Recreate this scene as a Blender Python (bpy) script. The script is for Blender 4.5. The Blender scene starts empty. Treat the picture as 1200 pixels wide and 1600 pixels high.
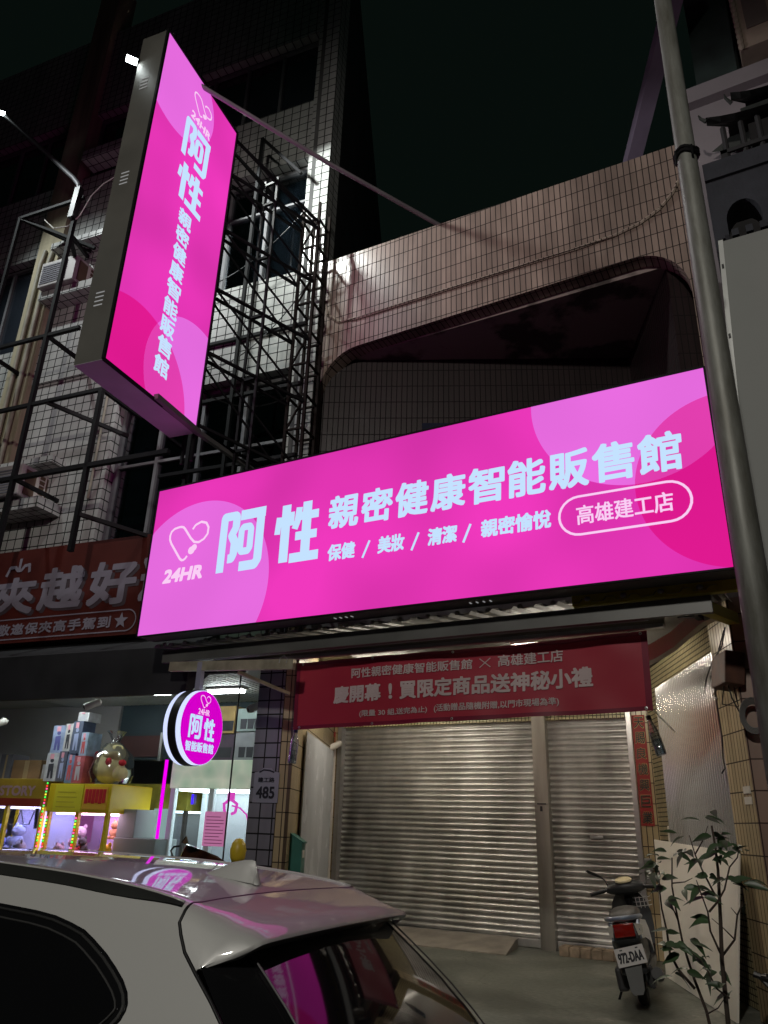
import bpy, bmesh, math, random
from mathutils import Vector, Matrix
random.seed(7)
SC = bpy.context.scene
COL = SC.collection
R = math.radians

# ---------------- camera ----------------
F_PX, YAW, PITCH, ROLL, CAM = 1195.0, R(-29.06), R(22.38), R(1.75), Vector((0, 0, 1.3))
_f = Vector((math.sin(YAW)*math.cos(PITCH), math.cos(YAW)*math.cos(PITCH), math.sin(PITCH)))
_r0 = Vector((math.cos(YAW), -math.sin(YAW), 0)); _u0 = _r0.cross(_f)
RT = math.cos(ROLL)*_r0 + math.sin(ROLL)*_u0
UP = -math.sin(ROLL)*_r0 + math.cos(ROLL)*_u0
FW_ = _f
cd = bpy.data.cameras.new('camera'); cam = bpy.data.objects.new('camera', cd); COL.objects.link(cam)
cd.sensor_fit = 'HORIZONTAL'; cd.sensor_width = 36; cd.lens = 36*F_PX/1200; cd.clip_end = 2000; cd.clip_start = .05
m3 = Matrix((RT, UP, -FW_)).transposed()
cam.matrix_world = Matrix.Translation(CAM) @ m3.to_4x4()
SC.camera = cam

# ---------------- night sky ----------------
W = bpy.data.worlds.new('World'); SC.world = W; W.use_nodes = True
bg = W.node_tree.nodes['Background']
bg.inputs[0].default_value = (.32, .62, .5, 1); bg.inputs[1].default_value = .006

# ---------------- street lamp light behind the viewer ----------------
def spot(name, loc, aim, energy, col, size=90, blend=.4, rad=.15):
    l = bpy.data.lights.new(name, 'SPOT'); l.energy = energy; l.color = col
    l.spot_size = R(size); l.spot_blend = blend; l.shadow_soft_size = rad
    o = bpy.data.objects.new(name, l); COL.objects.link(o); o.location = loc
    o.rotation_euler = (Vector(aim)-Vector(loc)).to_track_quat('-Z', 'Y').to_euler()
    return o
spot('street_lamp_light', (.2, -7, 8.3), (-1.8, 4.5, 1.7), 1750, (1, .95, .86), 100, .5, .25)

SC.view_settings.view_transform = 'Standard'; SC.view_settings.look = 'None'
SC.view_settings.exposure = 0; SC.view_settings.gamma = 1
SC.cycles.use_denoising = True
SC.cycles.max_bounces = 6; SC.cycles.diffuse_bounces = 3; SC.cycles.glossy_bounces = 4
SC.cycles.transparent_max_bounces = 12; SC.cycles.sample_clamp_indirect = 4
SC.cycles.caustics_reflective = False; SC.cycles.caustics_refractive = False

# ---------------- helpers ----------------
def ray(x, y):
    return RT*((x-600)/F_PX) + UP*(-(y-800)/F_PX) + FW_
def at(x, y, Y):                     # the point seen at a photo pixel on the plane y = Y
    d = ray(x, y); return CAM + d*(Y/d.y)
def on(x, y, p, n):                  # the same on any plane
    d = ray(x, y); n = Vector(n); return CAM + d*((Vector(p)-CAM).dot(n)/d.dot(n))

def frame(loc=(0, 0, 0), rot=0):
    return Matrix.Translation(Vector(loc)) @ Matrix.Rotation(R(rot), 4, 'Z')
I4 = Matrix.Identity(4)
WM = {}
def place(o, M, parent=None):
    WM[o] = M.copy()
    if parent is not None:
        o.parent = parent; o.matrix_parent_inverse = Matrix.Identity(4)
        o.matrix_basis = WM[parent].inverted() @ M
    else:
        o.matrix_basis = M
def tag(o, label, cat, group=None):
    o['label'] = label; o['category'] = cat
    if group: o['group'] = group
    return o
def thing(name, label, cat, M=I4, group=None):
    o = bpy.data.objects.new(name, None); COL.objects.link(o); o.empty_display_size = .1
    place(o, M); return tag(o, label, cat, group)

class MB:
    def __init__(s): s.v = []; s.f = []; s.mi = []; s.m = 0
    def add(s, vs, fs):
        b = len(s.v); s.v += [Vector(p) for p in vs]; s.f += [[b+i for i in f] for f in fs]; s.mi += [s.m]*len(fs); return s
    def quad(s, a, b, c, d): return s.add([a, b, c, d], [(0, 1, 2, 3)])
    def box(s, x0, x1, y0, y1, z0, z1):
        return s.add([(x0,y0,z0),(x1,y0,z0),(x1,y1,z0),(x0,y1,z0),(x0,y0,z1),(x1,y0,z1),(x1,y1,z1),(x0,y1,z1)],
                     [(0,3,2,1),(4,5,6,7),(0,1,5,4),(1,2,6,5),(2,3,7,6),(3,0,4,7)])
    def bbox(s, x0, x1, y0, y1, z0, z1, b=.01):     # box with bevelled vertical and horizontal edges
        bm = bmesh.new(); bmesh.ops.create_cube(bm, size=1)
        for v in bm.verts: v.co = Vector(((x0+x1)/2+v.co.x*(x1-x0), (y0+y1)/2+v.co.y*(y1-y0), (z0+z1)/2+v.co.z*(z1-z0)))
        bmesh.ops.bevel(bm, geom=bm.edges[:], offset=b, segments=2, affect='EDGES', profile=.6)
        bm.verts.index_update(); s.add([v.co.copy() for v in bm.verts], [[v.index for v in f.verts] for f in bm.faces]); bm.free(); return s
    def tube(s, pts, r, n=8, cap=True):
        pts = [Vector(p) for p in pts]; rs = r if isinstance(r, (list, tuple)) else [r]*len(pts)
        rings = []; prev = None
        for i, p in enumerate(pts):
            d = (pts[min(i+1, len(pts)-1)]-pts[max(i-1, 0)]).normalized()
            if prev is None:
                a = Vector((0, 0, 1)) if abs(d.z) < .9 else Vector((1, 0, 0)); x = d.cross(a).normalized()
            else: x = (prev-d*prev.dot(d)).normalized()
            prev = x; y = d.cross(x)
            rings.append([p+(x*math.cos(2*math.pi*k/n)+y*math.sin(2*math.pi*k/n))*rs[i] for k in range(n)])
        vs = [q for ri in rings for q in ri]; fs = []
        for i in range(len(pts)-1):
            for k in range(n):
                fs.append((i*n+k, i*n+(k+1) % n, (i+1)*n+(k+1) % n, (i+1)*n+k))
        if cap: fs.append(tuple(range(n-1, -1, -1))); fs.append(tuple((len(pts)-1)*n+k for k in range(n)))
        return s.add(vs, fs)
    def bar(s, a, b, w=.04, h=None):
        a = Vector(a); b = Vector(b); d = (b-a).normalized(); h = h or w
        u = Vector((0, 0, 1)) if abs(d.z) < .95 else Vector((0, 1, 0))
        x = d.cross(u).normalized(); y = x.cross(d)
        vs = []
        for p in (a, b):
            for (i, j) in ((-1,-1),(1,-1),(1,1),(-1,1)): vs.append(p+x*(i*w/2)+y*(j*h/2))
        return s.add(vs, [(0,3,2,1),(4,5,6,7),(0,1,5,4),(1,2,6,5),(2,3,7,6),(3,0,4,7)])
    def lathe(s, prof, c=(0, 0, 0), axis='Z', n=20):
        c = Vector(c); vs = []; fs = []
        for (r, h) in prof:
            for k in range(n):
                a = 2*math.pi*k/n; p, q = r*math.cos(a), r*math.sin(a)
                vs.append(c+Vector({'Z': (p, q, h), 'X': (h, p, q), 'Y': (q, h, p)}[axis]))
        for i in range(len(prof)-1):
            for k in range(n): fs.append((i*n+k, i*n+(k+1) % n, (i+1)*n+(k+1) % n, (i+1)*n+k))
        return s.add(vs, fs)
    def grid(s, rows, closed=False):
        n = len(rows[0]); vs = [p for r in rows for p in r]; fs = []
        for i in range(len(rows)-1):
            for k in range(n if closed else n-1): fs.append((i*n+k, i*n+(k+1) % n, (i+1)*n+(k+1) % n, (i+1)*n+k))
        return s.add(vs, fs)
    def prism(s, pts, ext):
        ext = Vector(ext); n = len(pts); a = [Vector(p) for p in pts]
        vs = a+[p+ext for p in a]
        return s.add(vs, [tuple(range(n)), tuple(range(2*n-1, n-1, -1))]+[(i, i+n, (i+1) % n+n, (i+1) % n) for i in range(n)])
    def blob(s, c, rx, ry=None, rz=None, n=12, m=8, jit=0):
        c = Vector(c); ry = ry or rx; rz = rz or rx; vs = []; fs = []
        for i in range(m+1):
            th = math.pi*i/m
            for k in range(n):
                ph = 2*math.pi*k/n; j = 1+random.uniform(-jit, jit)
                vs.append(c+Vector((rx*math.sin(th)*math.cos(ph)*j, ry*math.sin(th)*math.sin(ph)*j, rz*math.cos(th)*j)))
        for i in range(m):
            for k in range(n): fs.append((i*n+k, (i+1)*n+k, (i+1)*n+(k+1) % n, i*n+(k+1) % n))
        return s.add(vs, fs)
    def build(s, name, mat, parent=None, M=I4, smooth=False, inv=False, fix=True):
        me = bpy.data.meshes.new(name)
        me.from_pydata([tuple(v) for v in s.v], [], s.f); me.validate(); 
        mats = mat if isinstance(mat, (list, tuple)) else [mat]
        for q in mats: me.materials.append(q)
        if len(mats) > 1:
            for p, i in zip(me.polygons, s.mi): p.material_index = i
        if fix:
            bm = bmesh.new(); bm.from_mesh(me)
            if smooth: bmesh.ops.remove_doubles(bm, verts=bm.verts, dist=1e-5)
            bmesh.ops.recalc_face_normals(bm, faces=bm.faces); bm.to_mesh(me); bm.free()
        if smooth:
            for p in me.polygons: p.use_smooth = True
            if smooth is not True: me.set_sharp_from_angle(angle=R(smooth))
        o = bpy.data.objects.new(name, me); COL.objects.link(o); place(o, M, parent); return o

# text as mesh points in a flat (x, y) plane
def font_mesh(body, space=1.0):
    c = bpy.data.curves.new('tmp', 'FONT'); c.body = body; c.size = 1; c.resolution_u = 3; c.space_character = space
    o = bpy.data.objects.new('tmp', c); COL.objects.link(o); bpy.context.view_layer.update()
    me = bpy.data.meshes.new_from_object(o.evaluated_get(bpy.context.evaluated_depsgraph_get()))
    vs = [(v.co.x, v.co.y) for v in me.vertices]; fs = [tuple(p.vertices) for p in me.polygons]
    bpy.data.objects.remove(o); bpy.data.curves.remove(c); bpy.data.meshes.remove(me)
    return vs, fs
def text(mb, body, x0, y0, x1, y1, mp, bold=0, shear=0, space=1.0):
    """fit body into the box; mp(x, y, d) lays it on a surface, d is the distance in front"""
    vs, fs = font_mesh(body, space)
    ax, bx = min(v[0] for v in vs), max(v[0] for v in vs); ay, by = min(v[1] for v in vs), max(v[1] for v in vs)
    sx = (x1-x0-2*bold)/(bx-ax); sy = (y1-y0-2*bold)/(by-ay)
    pts = [(x0+bold+(x-ax)*sx+shear*(y-ay)*sy, y0+bold+(y-ay)*sy) for x, y in vs]
    offs = [(0, 0)] if not bold else [(0, 0)]+[(math.cos(a*math.pi/4)*bold*(1.25 if a % 2 else 1), math.sin(a*math.pi/4)*bold*(1.25 if a % 2 else 1)) for a in range(8)]
    for i, (dx, dy) in enumerate(offs):
        mb.add([mp(x+dx, y+dy, .0004*i) for x, y in pts], fs)
_k = [0]
def stroke(mb, pts, w, mp, close=False, cap=True, rnd=True):
    pts = list(pts)
    if close: pts = pts+[pts[0]]
    for i in range(len(pts)-1):
        a = Vector(pts[i]); b = Vector(pts[i+1]); d = (b-a); L = d.length
        if L < 1e-6: continue
        d /= L; n = Vector((-d.y, d.x))*w/2; _k[0] = (_k[0]+1) % 9; e = .0003*_k[0]
        q = [a-n, b-n, b+n, a+n]; mb.add([mp(p.x, p.y, e) for p in q], [(0, 1, 2, 3)])
        if rnd and (close or i > 0):
            mb.add([mp(a.x+w/2*math.cos(k*math.pi/5), a.y+w/2*math.sin(k*math.pi/5), e+.0001) for k in range(10)], [tuple(range(10))])
    return mb
def disc(mb, cx, cy, rx, ry, mp, d=0, n=28):
    return mb.add([mp(cx+rx*math.cos(2*math.pi*k/n), cy+ry*math.sin(2*math.pi*k/n), d) for k in range(n)], [tuple(range(n))])
def clip_circle(cx, cy, r, W_, H_, n=120):
    poly = [(cx+r*math.cos(2*math.pi*k/n), cy+r*math.sin(2*math.pi*k/n)) for k in range(n)]
    return clip_poly(poly, [(0, 0), (W_, 0), (W_, H_), (0, H_)])
def clip_poly(poly, clip):
    for i in range(len(clip)):
        a = clip[i]; b = clip[(i+1) % len(clip)]
        side = lambda p: (b[0]-a[0])*(p[1]-a[1])-(b[1]-a[1])*(p[0]-a[0])
        out = []
        for j in range(len(poly)):
            p, q = poly[j], poly[(j+1) % len(poly)]; sp, sq = side(p), side(q)
            if sp >= 0: out.append(p)
            if (sp >= 0) != (sq >= 0):
                t = sp/(sp-sq); out.append((p[0]+(q[0]-p[0])*t, p[1]+(q[1]-p[1])*t))
        poly = out
        if not poly: return []
    return poly

def copy_tree(o, M, parent=None):
    c = o.copy(); COL.objects.link(c)
    rel = {}
    place(c, M, parent)
    for ch in list(o.children):
        copy_tree(ch, M @ (WM[o].inverted() @ WM[ch]), c)
    return c

# ---------------- materials ----------------
def srgb(r, g, b):
    f = lambda c: (c/255/12.92) if c/255 <= .04045 else ((c/255+.055)/1.055)**2.4
    return (f(r), f(g), f(b))
MATS = {}
def newmat(name):
    m = bpy.data.materials.new(name); m.use_nodes = True; return m, m.node_tree.nodes, m.node_tree.links
def pmat(name, col, rough=.5, metal=0, var=.12, scale=3.0, bump=.0, bscale=40, coat=0, streak=0, spec=.5, trans=0):
    """principled surface with soft wear variation in colour and gloss"""
    if name in MATS: return MATS[name]
    m, N, L = newmat(name); b = N['Principled BSDF']
    b.inputs['Metallic'].default_value = metal; b.inputs['Specular IOR Level'].default_value = spec
    b.inputs['Coat Weight'].default_value = coat; b.inputs['Coat Roughness'].default_value = .03
    if trans: b.inputs['Transmission Weight'].default_value = trans
    tc = N.new('ShaderNodeTexCoord'); nz = N.new('ShaderNodeTexNoise'); nz.inputs['Scale'].default_value = scale; nz.inputs['Detail'].default_value = 6
    if streak:
        mp = N.new('ShaderNodeMapping'); mp.inputs['Scale'].default_value = (streak, streak, .25); L.new(tc.outputs['Object'], mp.inputs[0]); L.new(mp.outputs[0], nz.inputs['Vector'])
    else: L.new(tc.outputs['Object'], nz.inputs['Vector'])
    rp = N.new('ShaderNodeValToRGB'); rp.color_ramp.elements[0].position = .3; rp.color_ramp.elements[1].position = .72
    d = [max(0, c*(1-var)) for c in col]; u = [min(1, c*(1+var)) for c in col]
    rp.color_ramp.elements[0].color = (*d, 1); rp.color_ramp.elements[1].color = (*u, 1)
    L.new(nz.outputs['Fac'], rp.inputs[0]); L.new(rp.outputs[0], b.inputs['Base Color'])
    mr = N.new('ShaderNodeMapRange'); mr.inputs['To Min'].default_value = max(0, rough-.12*rough-.0); mr.inputs['To Max'].default_value = min(1, rough*1.25)
    L.new(nz.outputs['Fac'], mr.inputs['Value']); L.new(mr.outputs[0], b.inputs['Roughness'])
    if bump:
        n2 = N.new('ShaderNodeTexNoise'); n2.inputs['Scale'].default_value = bscale; L.new(tc.outputs['Object'], n2.inputs['Vector'])
        bp = N.new('ShaderNodeBump'); bp.inputs['Strength'].default_value = bump; bp.inputs['Distance'].default_value = .01
        L.new(n2.outputs['Fac'], bp.inputs['Height']); L.new(bp.outputs[0], b.inputs['Normal'])
    MATS[name] = m; return m
def emat(name, col, strength=1.0, var=0, scale=.6, sample=True):
    if name in MATS: return MATS[name]
    m, N, L = newmat(name); N.remove(N['Principled BSDF']); e = N.new('ShaderNodeEmission')
    e.inputs[0].default_value = (*col, 1); e.inputs[1].default_value = strength
    if var:                              # uneven tubes behind the translucent face
        tc = N.new('ShaderNodeTexCoord'); nz = N.new('ShaderNodeTexNoise'); nz.inputs['Scale'].default_value = scale; nz.inputs['Detail'].default_value = 1
        L.new(tc.outputs['Object'], nz.inputs['Vector']); mr = N.new('ShaderNodeMapRange')
        mr.inputs['From Min'].default_value = .3; mr.inputs['From Max'].default_value = .7
        mr.inputs['To Min'].default_value = strength*(1-var); mr.inputs['To Max'].default_value = strength*(1+var*.4)
        L.new(nz.outputs['Fac'], mr.inputs['Value']); L.new(mr.outputs[0], e.inputs[1])
    L.new(e.outputs[0], N['Material Output'].inputs[0])
    if not sample: m.cycles.emission_sampling = 'NONE'
    MATS[name] = m; return m
def tile(name, w, h, gap, col, grout, rough=.3, var=.1, dirt=.35, dscale=.8, rows=0):
    """glazed tiles laid in a straight grid on any upright or level face, in the object's own axes"""
    if name in MATS: return MATS[name]
    m, N, L = newmat(name); b = N['Principled BSDF']
    tc = N.new('ShaderNodeTexCoord'); sp = N.new('ShaderNodeSeparateXYZ'); L.new(tc.outputs['Object'], sp.inputs[0])
    ge = N.new('ShaderNodeNewGeometry'); sn = N.new('ShaderNodeSeparateXYZ'); L.new(ge.outputs['True Normal'], sn.inputs[0])
    ab = N.new('ShaderNodeMath'); ab.operation = 'ABSOLUTE'; L.new(sn.outputs['Z'], ab.inputs[0])
    gt = N.new('ShaderNodeMath'); gt.operation = 'GREATER_THAN'; gt.inputs[1].default_value = .6; L.new(ab.outputs[0], gt.inputs[0])
    sm = N.new('ShaderNodeMath'); sm.operation = 'ADD'; L.new(sp.outputs['X'], sm.inputs[0]); L.new(sp.outputs['Y'], sm.inputs[1])
    mu = N.new('ShaderNodeMix'); L.new(gt.outputs[0], mu.inputs['Factor']); L.new(sm.outputs[0], mu.inputs[2]); L.new(sp.outputs['X'], mu.inputs[3])
    mv = N.new('ShaderNodeMix'); L.new(gt.outputs[0], mv.inputs['Factor']); L.new(sp.outputs['Z'], mv.inputs[2]); L.new(sp.outputs['Y'], mv.inputs[3])
    cb = N.new('ShaderNodeCombineXYZ'); L.new(mu.outputs[0], cb.inputs[0]); L.new(mv.outputs[0], cb.inputs[1])
    bt = N.new('ShaderNodeTexBrick'); bt.offset = 0; bt.squash = 1
    L.new(cb.outputs[0], bt.inputs['Vector']); bt.inputs['Scale'].default_value = 1
    bt.inputs['Brick Width'].default_value = w; bt.inputs['Row Height'].default_value = h
    bt.inputs['Mortar Size'].default_value = gap; bt.inputs['Mortar Smooth'].default_value = .1; bt.inputs['Bias'].default_value = 0
    bt.inputs['Color1'].default_value = (*[c*(1-var) for c in col], 1); bt.inputs['Color2'].default_value = (*[min(1, c*(1+var)) for c in col], 1)
    bt.inputs['Mortar'].default_value = (*grout, 1)
    nz = N.new('ShaderNodeTexNoise'); nz.inputs['Scale'].default_value = dscale; nz.inputs['Detail'].default_value = 7; nz.inputs['Roughness'].default_value = .62
    mp = N.new('ShaderNodeMapping'); mp.inputs['Scale'].default_value = (2.2, 2.2, .5); L.new(tc.outputs['Object'], mp.inputs[0]); L.new(mp.outputs[0], nz.inputs['Vector'])
    mr = N.new('ShaderNodeMapRange'); mr.inputs['From Min'].default_value = .35; mr.inputs['From Max'].default_value = .7; mr.inputs['To Min'].default_value = 1-dirt; mr.inputs['To Max'].default_value = 1.0
    L.new(nz.outputs['Fac'], mr.inputs['Value'])
    mx = N.new('ShaderNodeMix'); mx.data_type = 'RGBA'; mx.blend_type = 'MULTIPLY'; mx.inputs['Factor'].default_value = 1
    L.new(bt.outputs['Color'], mx.inputs[6]); L.new(mr.outputs[0], mx.inputs[7]); L.new(mx.outputs[2], b.inputs['Base Color'])
    rr = N.new('ShaderNodeMapRange'); rr.inputs['To Min'].default_value = rough; rr.inputs['To Max'].default_value = .9; L.new(bt.outputs['Fac'], rr.inputs['Value']); L.new(rr.outputs[0], b.inputs['Roughness'])
    bp = N.new('ShaderNodeBump'); bp.invert = True; bp.inputs['Strength'].default_value = .6; bp.inputs['Distance'].default_value = .006
    L.new(bt.outputs['Fac'], bp.inputs['Height']); L.new(bp.outputs[0], b.inputs['Normal'])
    MATS[name] = m; return m
def clear(name, tint=(.9, .95, 1), gloss=.12, rough=.03, body=.0, bodycol=(.6, .6, .6)):
    """thin clear sheet: lets most light through, mirrors a little"""
    if name in MATS: return MATS[name]
    m, N, L = newmat(name); N.remove(N['Principled BSDF'])
    t = N.new('ShaderNodeBsdfTransparent'); t.inputs[0].default_value = (*tint, 1)
    g = N.new('ShaderNodeBsdfGlossy'); g.inputs['Roughness'].default_value = rough
    d = N.new('ShaderNodeBsdfDiffuse'); d.inputs[0].default_value = (*bodycol, 1)
    fr = N.new('ShaderNodeLayerWeight'); fr.inputs[0].default_value = .35
    mr = N.new('ShaderNodeMapRange'); mr.inputs['To Min'].default_value = gloss; mr.inputs['To Max'].default_value = min(1, gloss+.6); L.new(fr.outputs['Fresnel'], mr.inputs['Value'])
    m1 = N.new('ShaderNodeMixShader'); m1.inputs[0].default_value = body; L.new(t.outputs[0], m1.inputs[1]); L.new(d.outputs[0], m1.inputs[2])
    m2 = N.new('ShaderNodeMixShader'); L.new(mr.outputs[0], m2.inputs[0]); L.new(m1.outputs[0], m2.inputs[1]); L.new(g.outputs[0], m2.inputs[2])
    L.new(m2.outputs[0], N['Material Output'].inputs[0]); MATS[name] = m; return m

PINK = emat('pink_lit_face', srgb(230, 54, 182), 1.02, .2, .8)
PINK_L = emat('pale_pink_lit_face', srgb(232, 108, 224), 1.0, .1, .7, sample=False)
PINK_D = emat('deep_pink_lit_face', srgb(226, 26, 146), 1.0, .1, .7, sample=False)
PINK_M = emat('middle_pink_lit_face', srgb(230, 64, 178), 1.0, .1, .7, sample=False)
LET = emat('lit_letters', srgb(196, 226, 255), 1.0, sample=False)
LET_P = emat('lit_thin_letters', srgb(250, 205, 245), 1.0, sample=False)
DARKMETAL = pmat('dark_painted_steel', (.008, .008, .009), .6, 0, .3, spec=.2)
GREYCAB = pmat('grey_sign_cabinet', (.16, .155, .14), .5, .2, .12, 2)
WHITECAB = pmat('pale_cabinet', (.5, .48, .52), .4, .1, .1)
RUST = pmat('rusty_steel', (.018, .013, .011), .9, .0, .5, 9, .3, spec=.15)
BLACK = pmat('black_plastic', (.012, .012, .013), .4, 0, .3)
WHITEP = pmat('white_painted', (.62, .6, .55), .5, 0, .08)
ALU = pmat('aluminium', (.5, .5, .5), .35, .8, .12, 6)
CONC = pmat('stained_concrete', (.2, .19, .175), .85, 0, .35, 2.2, .4, 30)
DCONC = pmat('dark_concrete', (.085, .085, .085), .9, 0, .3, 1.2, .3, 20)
# ================= ground =================
def asphalt():
    m = pmat('asphalt', (.045, .045, .047), .75, 0, .35, 1.5, .6, 180); return m
def struct(name, mb, m, **k):
    o = mb.build(name, m, **k); o['kind'] = 'structure'; return o
struct('road', MB().box(-400, 400, -400, 6.1, -.6, -.38), asphalt())
mg, N, L = newmat('green_painted_concrete'); b = N['Principled BSDF']
tc = N.new('ShaderNodeTexCoord'); n1 = N.new('ShaderNodeTexNoise'); n1.inputs['Scale'].default_value = 1.3; n1.inputs['Detail'].default_value = 8; n1.inputs['Roughness'].default_value = .65; n1.inputs['Distortion'].default_value = .8
L.new(tc.outputs['Object'], n1.inputs['Vector']); rp = N.new('ShaderNodeValToRGB')
for i, (p, c) in enumerate(((.32, (.08, .088, .072)), (.48, (.14, .15, .125)), (.6, (.2, .205, .175)), (.74, (.36, .345, .3)))):
    e = rp.color_ramp.elements[i] if i < 2 else rp.color_ramp.elements.new(p)
    e.position = p; e.color = (*c, 1)
L.new(n1.outputs['Fac'], rp.inputs[0])
vo = N.new('ShaderNodeTexVoronoi'); vo.feature = 'DISTANCE_TO_EDGE'; vo.inputs['Scale'].default_value = .75      # hairline cracks
wn = N.new('ShaderNodeTexNoise'); wn.inputs['Scale'].default_value = 3; wn.inputs['Detail'].default_value = 5; L.new(tc.outputs['Object'], wn.inputs['Vector'])
vm = N.new('ShaderNodeMix'); vm.data_type = 'RGBA'; vm.inputs['Factor'].default_value = .12; L.new(tc.outputs['Object'], vm.inputs[6]); L.new(wn.outputs['Color'], vm.inputs[7]); L.new(vm.outputs[2], vo.inputs['Vector'])
ck = N.new('ShaderNodeMapRange'); ck.inputs['From Max'].default_value = .008; ck.inputs['To Min'].default_value = .7; L.new(vo.outputs['Distance'], ck.inputs['Value'])
n3 = N.new('ShaderNodeTexNoise'); n3.inputs['Scale'].default_value = 22; n3.inputs['Detail'].default_value = 6; L.new(tc.outputs['Object'], n3.inputs['Vector'])
gr = N.new('ShaderNodeMapRange'); gr.inputs['From Min'].default_value = .3; gr.inputs['From Max'].default_value = .7; gr.inputs['To Min'].default_value = .72; gr.inputs['To Max'].default_value = 1.12; L.new(n3.outputs['Fac'], gr.inputs['Value'])
mm = N.new('ShaderNodeMath'); mm.operation = 'MULTIPLY'; L.new(ck.outputs[0], mm.inputs[0]); L.new(gr.outputs[0], mm.inputs[1])
mx = N.new('ShaderNodeMix'); mx.data_type = 'RGBA'; mx.blend_type = 'MULTIPLY'; mx.inputs['Factor'].default_value = 1; L.new(rp.outputs[0], mx.inputs[6]); L.new(mm.outputs[0], mx.inputs[7]); L.new(mx.outputs[2], b.inputs['Base Color'])
bp = N.new('ShaderNodeBump'); bp.inputs['Strength'].default_value = .25; bp.inputs['Distance'].default_value = .01; L.new(n3.outputs['Fac'], bp.inputs['Height']); L.new(bp.outputs[0], b.inputs['Normal'])
mr = N.new('ShaderNodeMapRange'); mr.inputs['To Min'].default_value = .25; mr.inputs['To Max'].default_value = .75; L.new(n1.outputs['Fac'], mr.inputs['Value']); L.new(mr.outputs[0], b.inputs['Roughness'])
struct('arcade_floor', MB().box(-30, 12, 6.1, 10.6, -.5, 0), mg)
struct('rear_ground', MB().box(-60, 40, 10.6, 60, -.5, -.05), CONC)

# ================= the tiled shophouse =================
BEIGE = tile('beige_long_tile', .067, .235, .0055, (.45, .34, .285), (.03, .018, .016), .3, .13, .5)
YEL = tile('yellow_long_tile', .067, .235, .0055, (.48, .38, .22), (.06, .045, .03), .3, .08, .3)
PINKT = tile('brown_pillar_tile', .24, .235, .005, (.30, .19, .14), (.05, .03, .025), .4, .12, .4)
SHADEYEL = tile('shaded_yellow_long_tile', .075, .235, .006, (.16, .115, .075), (.02, .015, .012), .4, .15, .4)  # yellow tile browned: the pillar front's shade is put into its colour
MOS = tile('yellow_mosaic', .05, .05, .006, (.42, .36, .2), (.06, .05, .03), .4, .12, .3)
house = thing('shophouse', 'beige tiled two storey shophouse with roller shutters behind the wide pink sign', 'shophouse', frame((-2.7, 7, 0)))
FR = frame((-.49, 7, 0), 25); FLW = frame((-4.91, 7, 0), 25)      # right and left party walls run back at a slant
Z = lambda pts: [Vector((p[0], p[1])) for p in pts]
# parapet with the rounded opening beneath it
def arc(cx, cz, rx, rz, a0, a1, n=8): return [(cx+rx*math.cos(R(a0+(a1-a0)*i/n)), cz+rz*math.sin(R(a0+(a1-a0)*i/n))) for i in range(n+1)]
op = arc(-.9, 6.45, .52, .6, 0, 90)+arc(-4.35, 6.36, .57, .62, 90, 180)
mb = MB(); y0, y1 = 7.0, 7.22
outer = [(-4.95, 3.2), (-4.95, 8.53), (-.30, 8.41), (-.30, 3.2)]
poly = [(-.38, 3.2)]+op+[(-4.92, 3.2)]
full = outer+poly
fr = [(x, y0, z) for x, z in full]; bk = [(x, y1, z) for x, z in full]; n = len(full)
mb.add(fr+bk, [tuple(range(n)), tuple(range(2*n-1, n-1, -1))]+[(i, i+n, (i+1) % n+n, (i+1) % n) for i in range(n)])
o = mb.build('parapet', BEIGE, house)
mb = MB(); pts = [at(x, y, 6.99) for x, y in ((506, 470), (512, 492), (530, 503), (560, 497), (600, 484), (700, 452), (800, 420), (900, 389), (960, 368), (1000, 349), (1030, 327), (1050, 303), (1060, 283))]
mb.tube([(p.x, 6.995, p.z) for p in pts], .022, 6); mb.build('curved_trim', tile('trim_tile', .06, .2, .006, (.5, .4, .33), (.04, .025, .02)), house)
BW = frame((-1.25, 8.82, 0), 25)                                    # slanted back wall of the balcony
BPNK = tile('shaded_pink_tile', .067, .235, .0055, (.032, .019, .02), (.008, .005, .005), .4, .1, .35)  # darker tile, with the recess's shade also put into its colour
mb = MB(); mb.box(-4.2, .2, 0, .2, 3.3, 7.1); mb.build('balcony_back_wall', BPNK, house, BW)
mb = MB(); mb.box(-2.75, -1.55, -.03, .02, 5.3, 6.02); mb.build('balcony_window', pmat('blue_dark_glass', (.02, .025, .05), .2), house, BW)
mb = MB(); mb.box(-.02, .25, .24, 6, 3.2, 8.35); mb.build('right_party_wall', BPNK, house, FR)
PEEL, N, L = newmat('peeling_ceiling'); b = N['Principled BSDF']; tc = N.new('ShaderNodeTexCoord'); n1 = N.new('ShaderNodeTexNoise'); n1.inputs['Scale'].default_value = .9; n1.inputs['Detail'].default_value = 9; n1.inputs['Roughness'].default_value = .6
L.new(tc.outputs['Object'], n1.inputs['Vector']); rp = N.new('ShaderNodeValToRGB'); rp.color_ramp.elements[0].position = .46; rp.color_ramp.elements[1].position = .52; rp.color_ramp.elements[0].color = (.09, .075, .07, 1); rp.color_ramp.elements[1].color = (.38, .31, .29, 1)
L.new(n1.outputs['Fac'], rp.inputs[0]); L.new(rp.outputs[0], b.inputs['Base Color']); b.inputs['Roughness'].default_value = .9
mb = MB(); mb.prism([(-4.95, 7.2, 6.98), (-.45, 7.2, 6.98), (-1.3, 8.95, 6.98), (-4.9, 7.3, 6.98)], (0, 0, .15)); mb.build('balcony_ceiling', PEEL, house)
mb = MB(); mb.box(-4.9, -.4, 7.22, 9.3, 3.25, 3.4); mb.build('balcony_floor', CONC, house)
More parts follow.
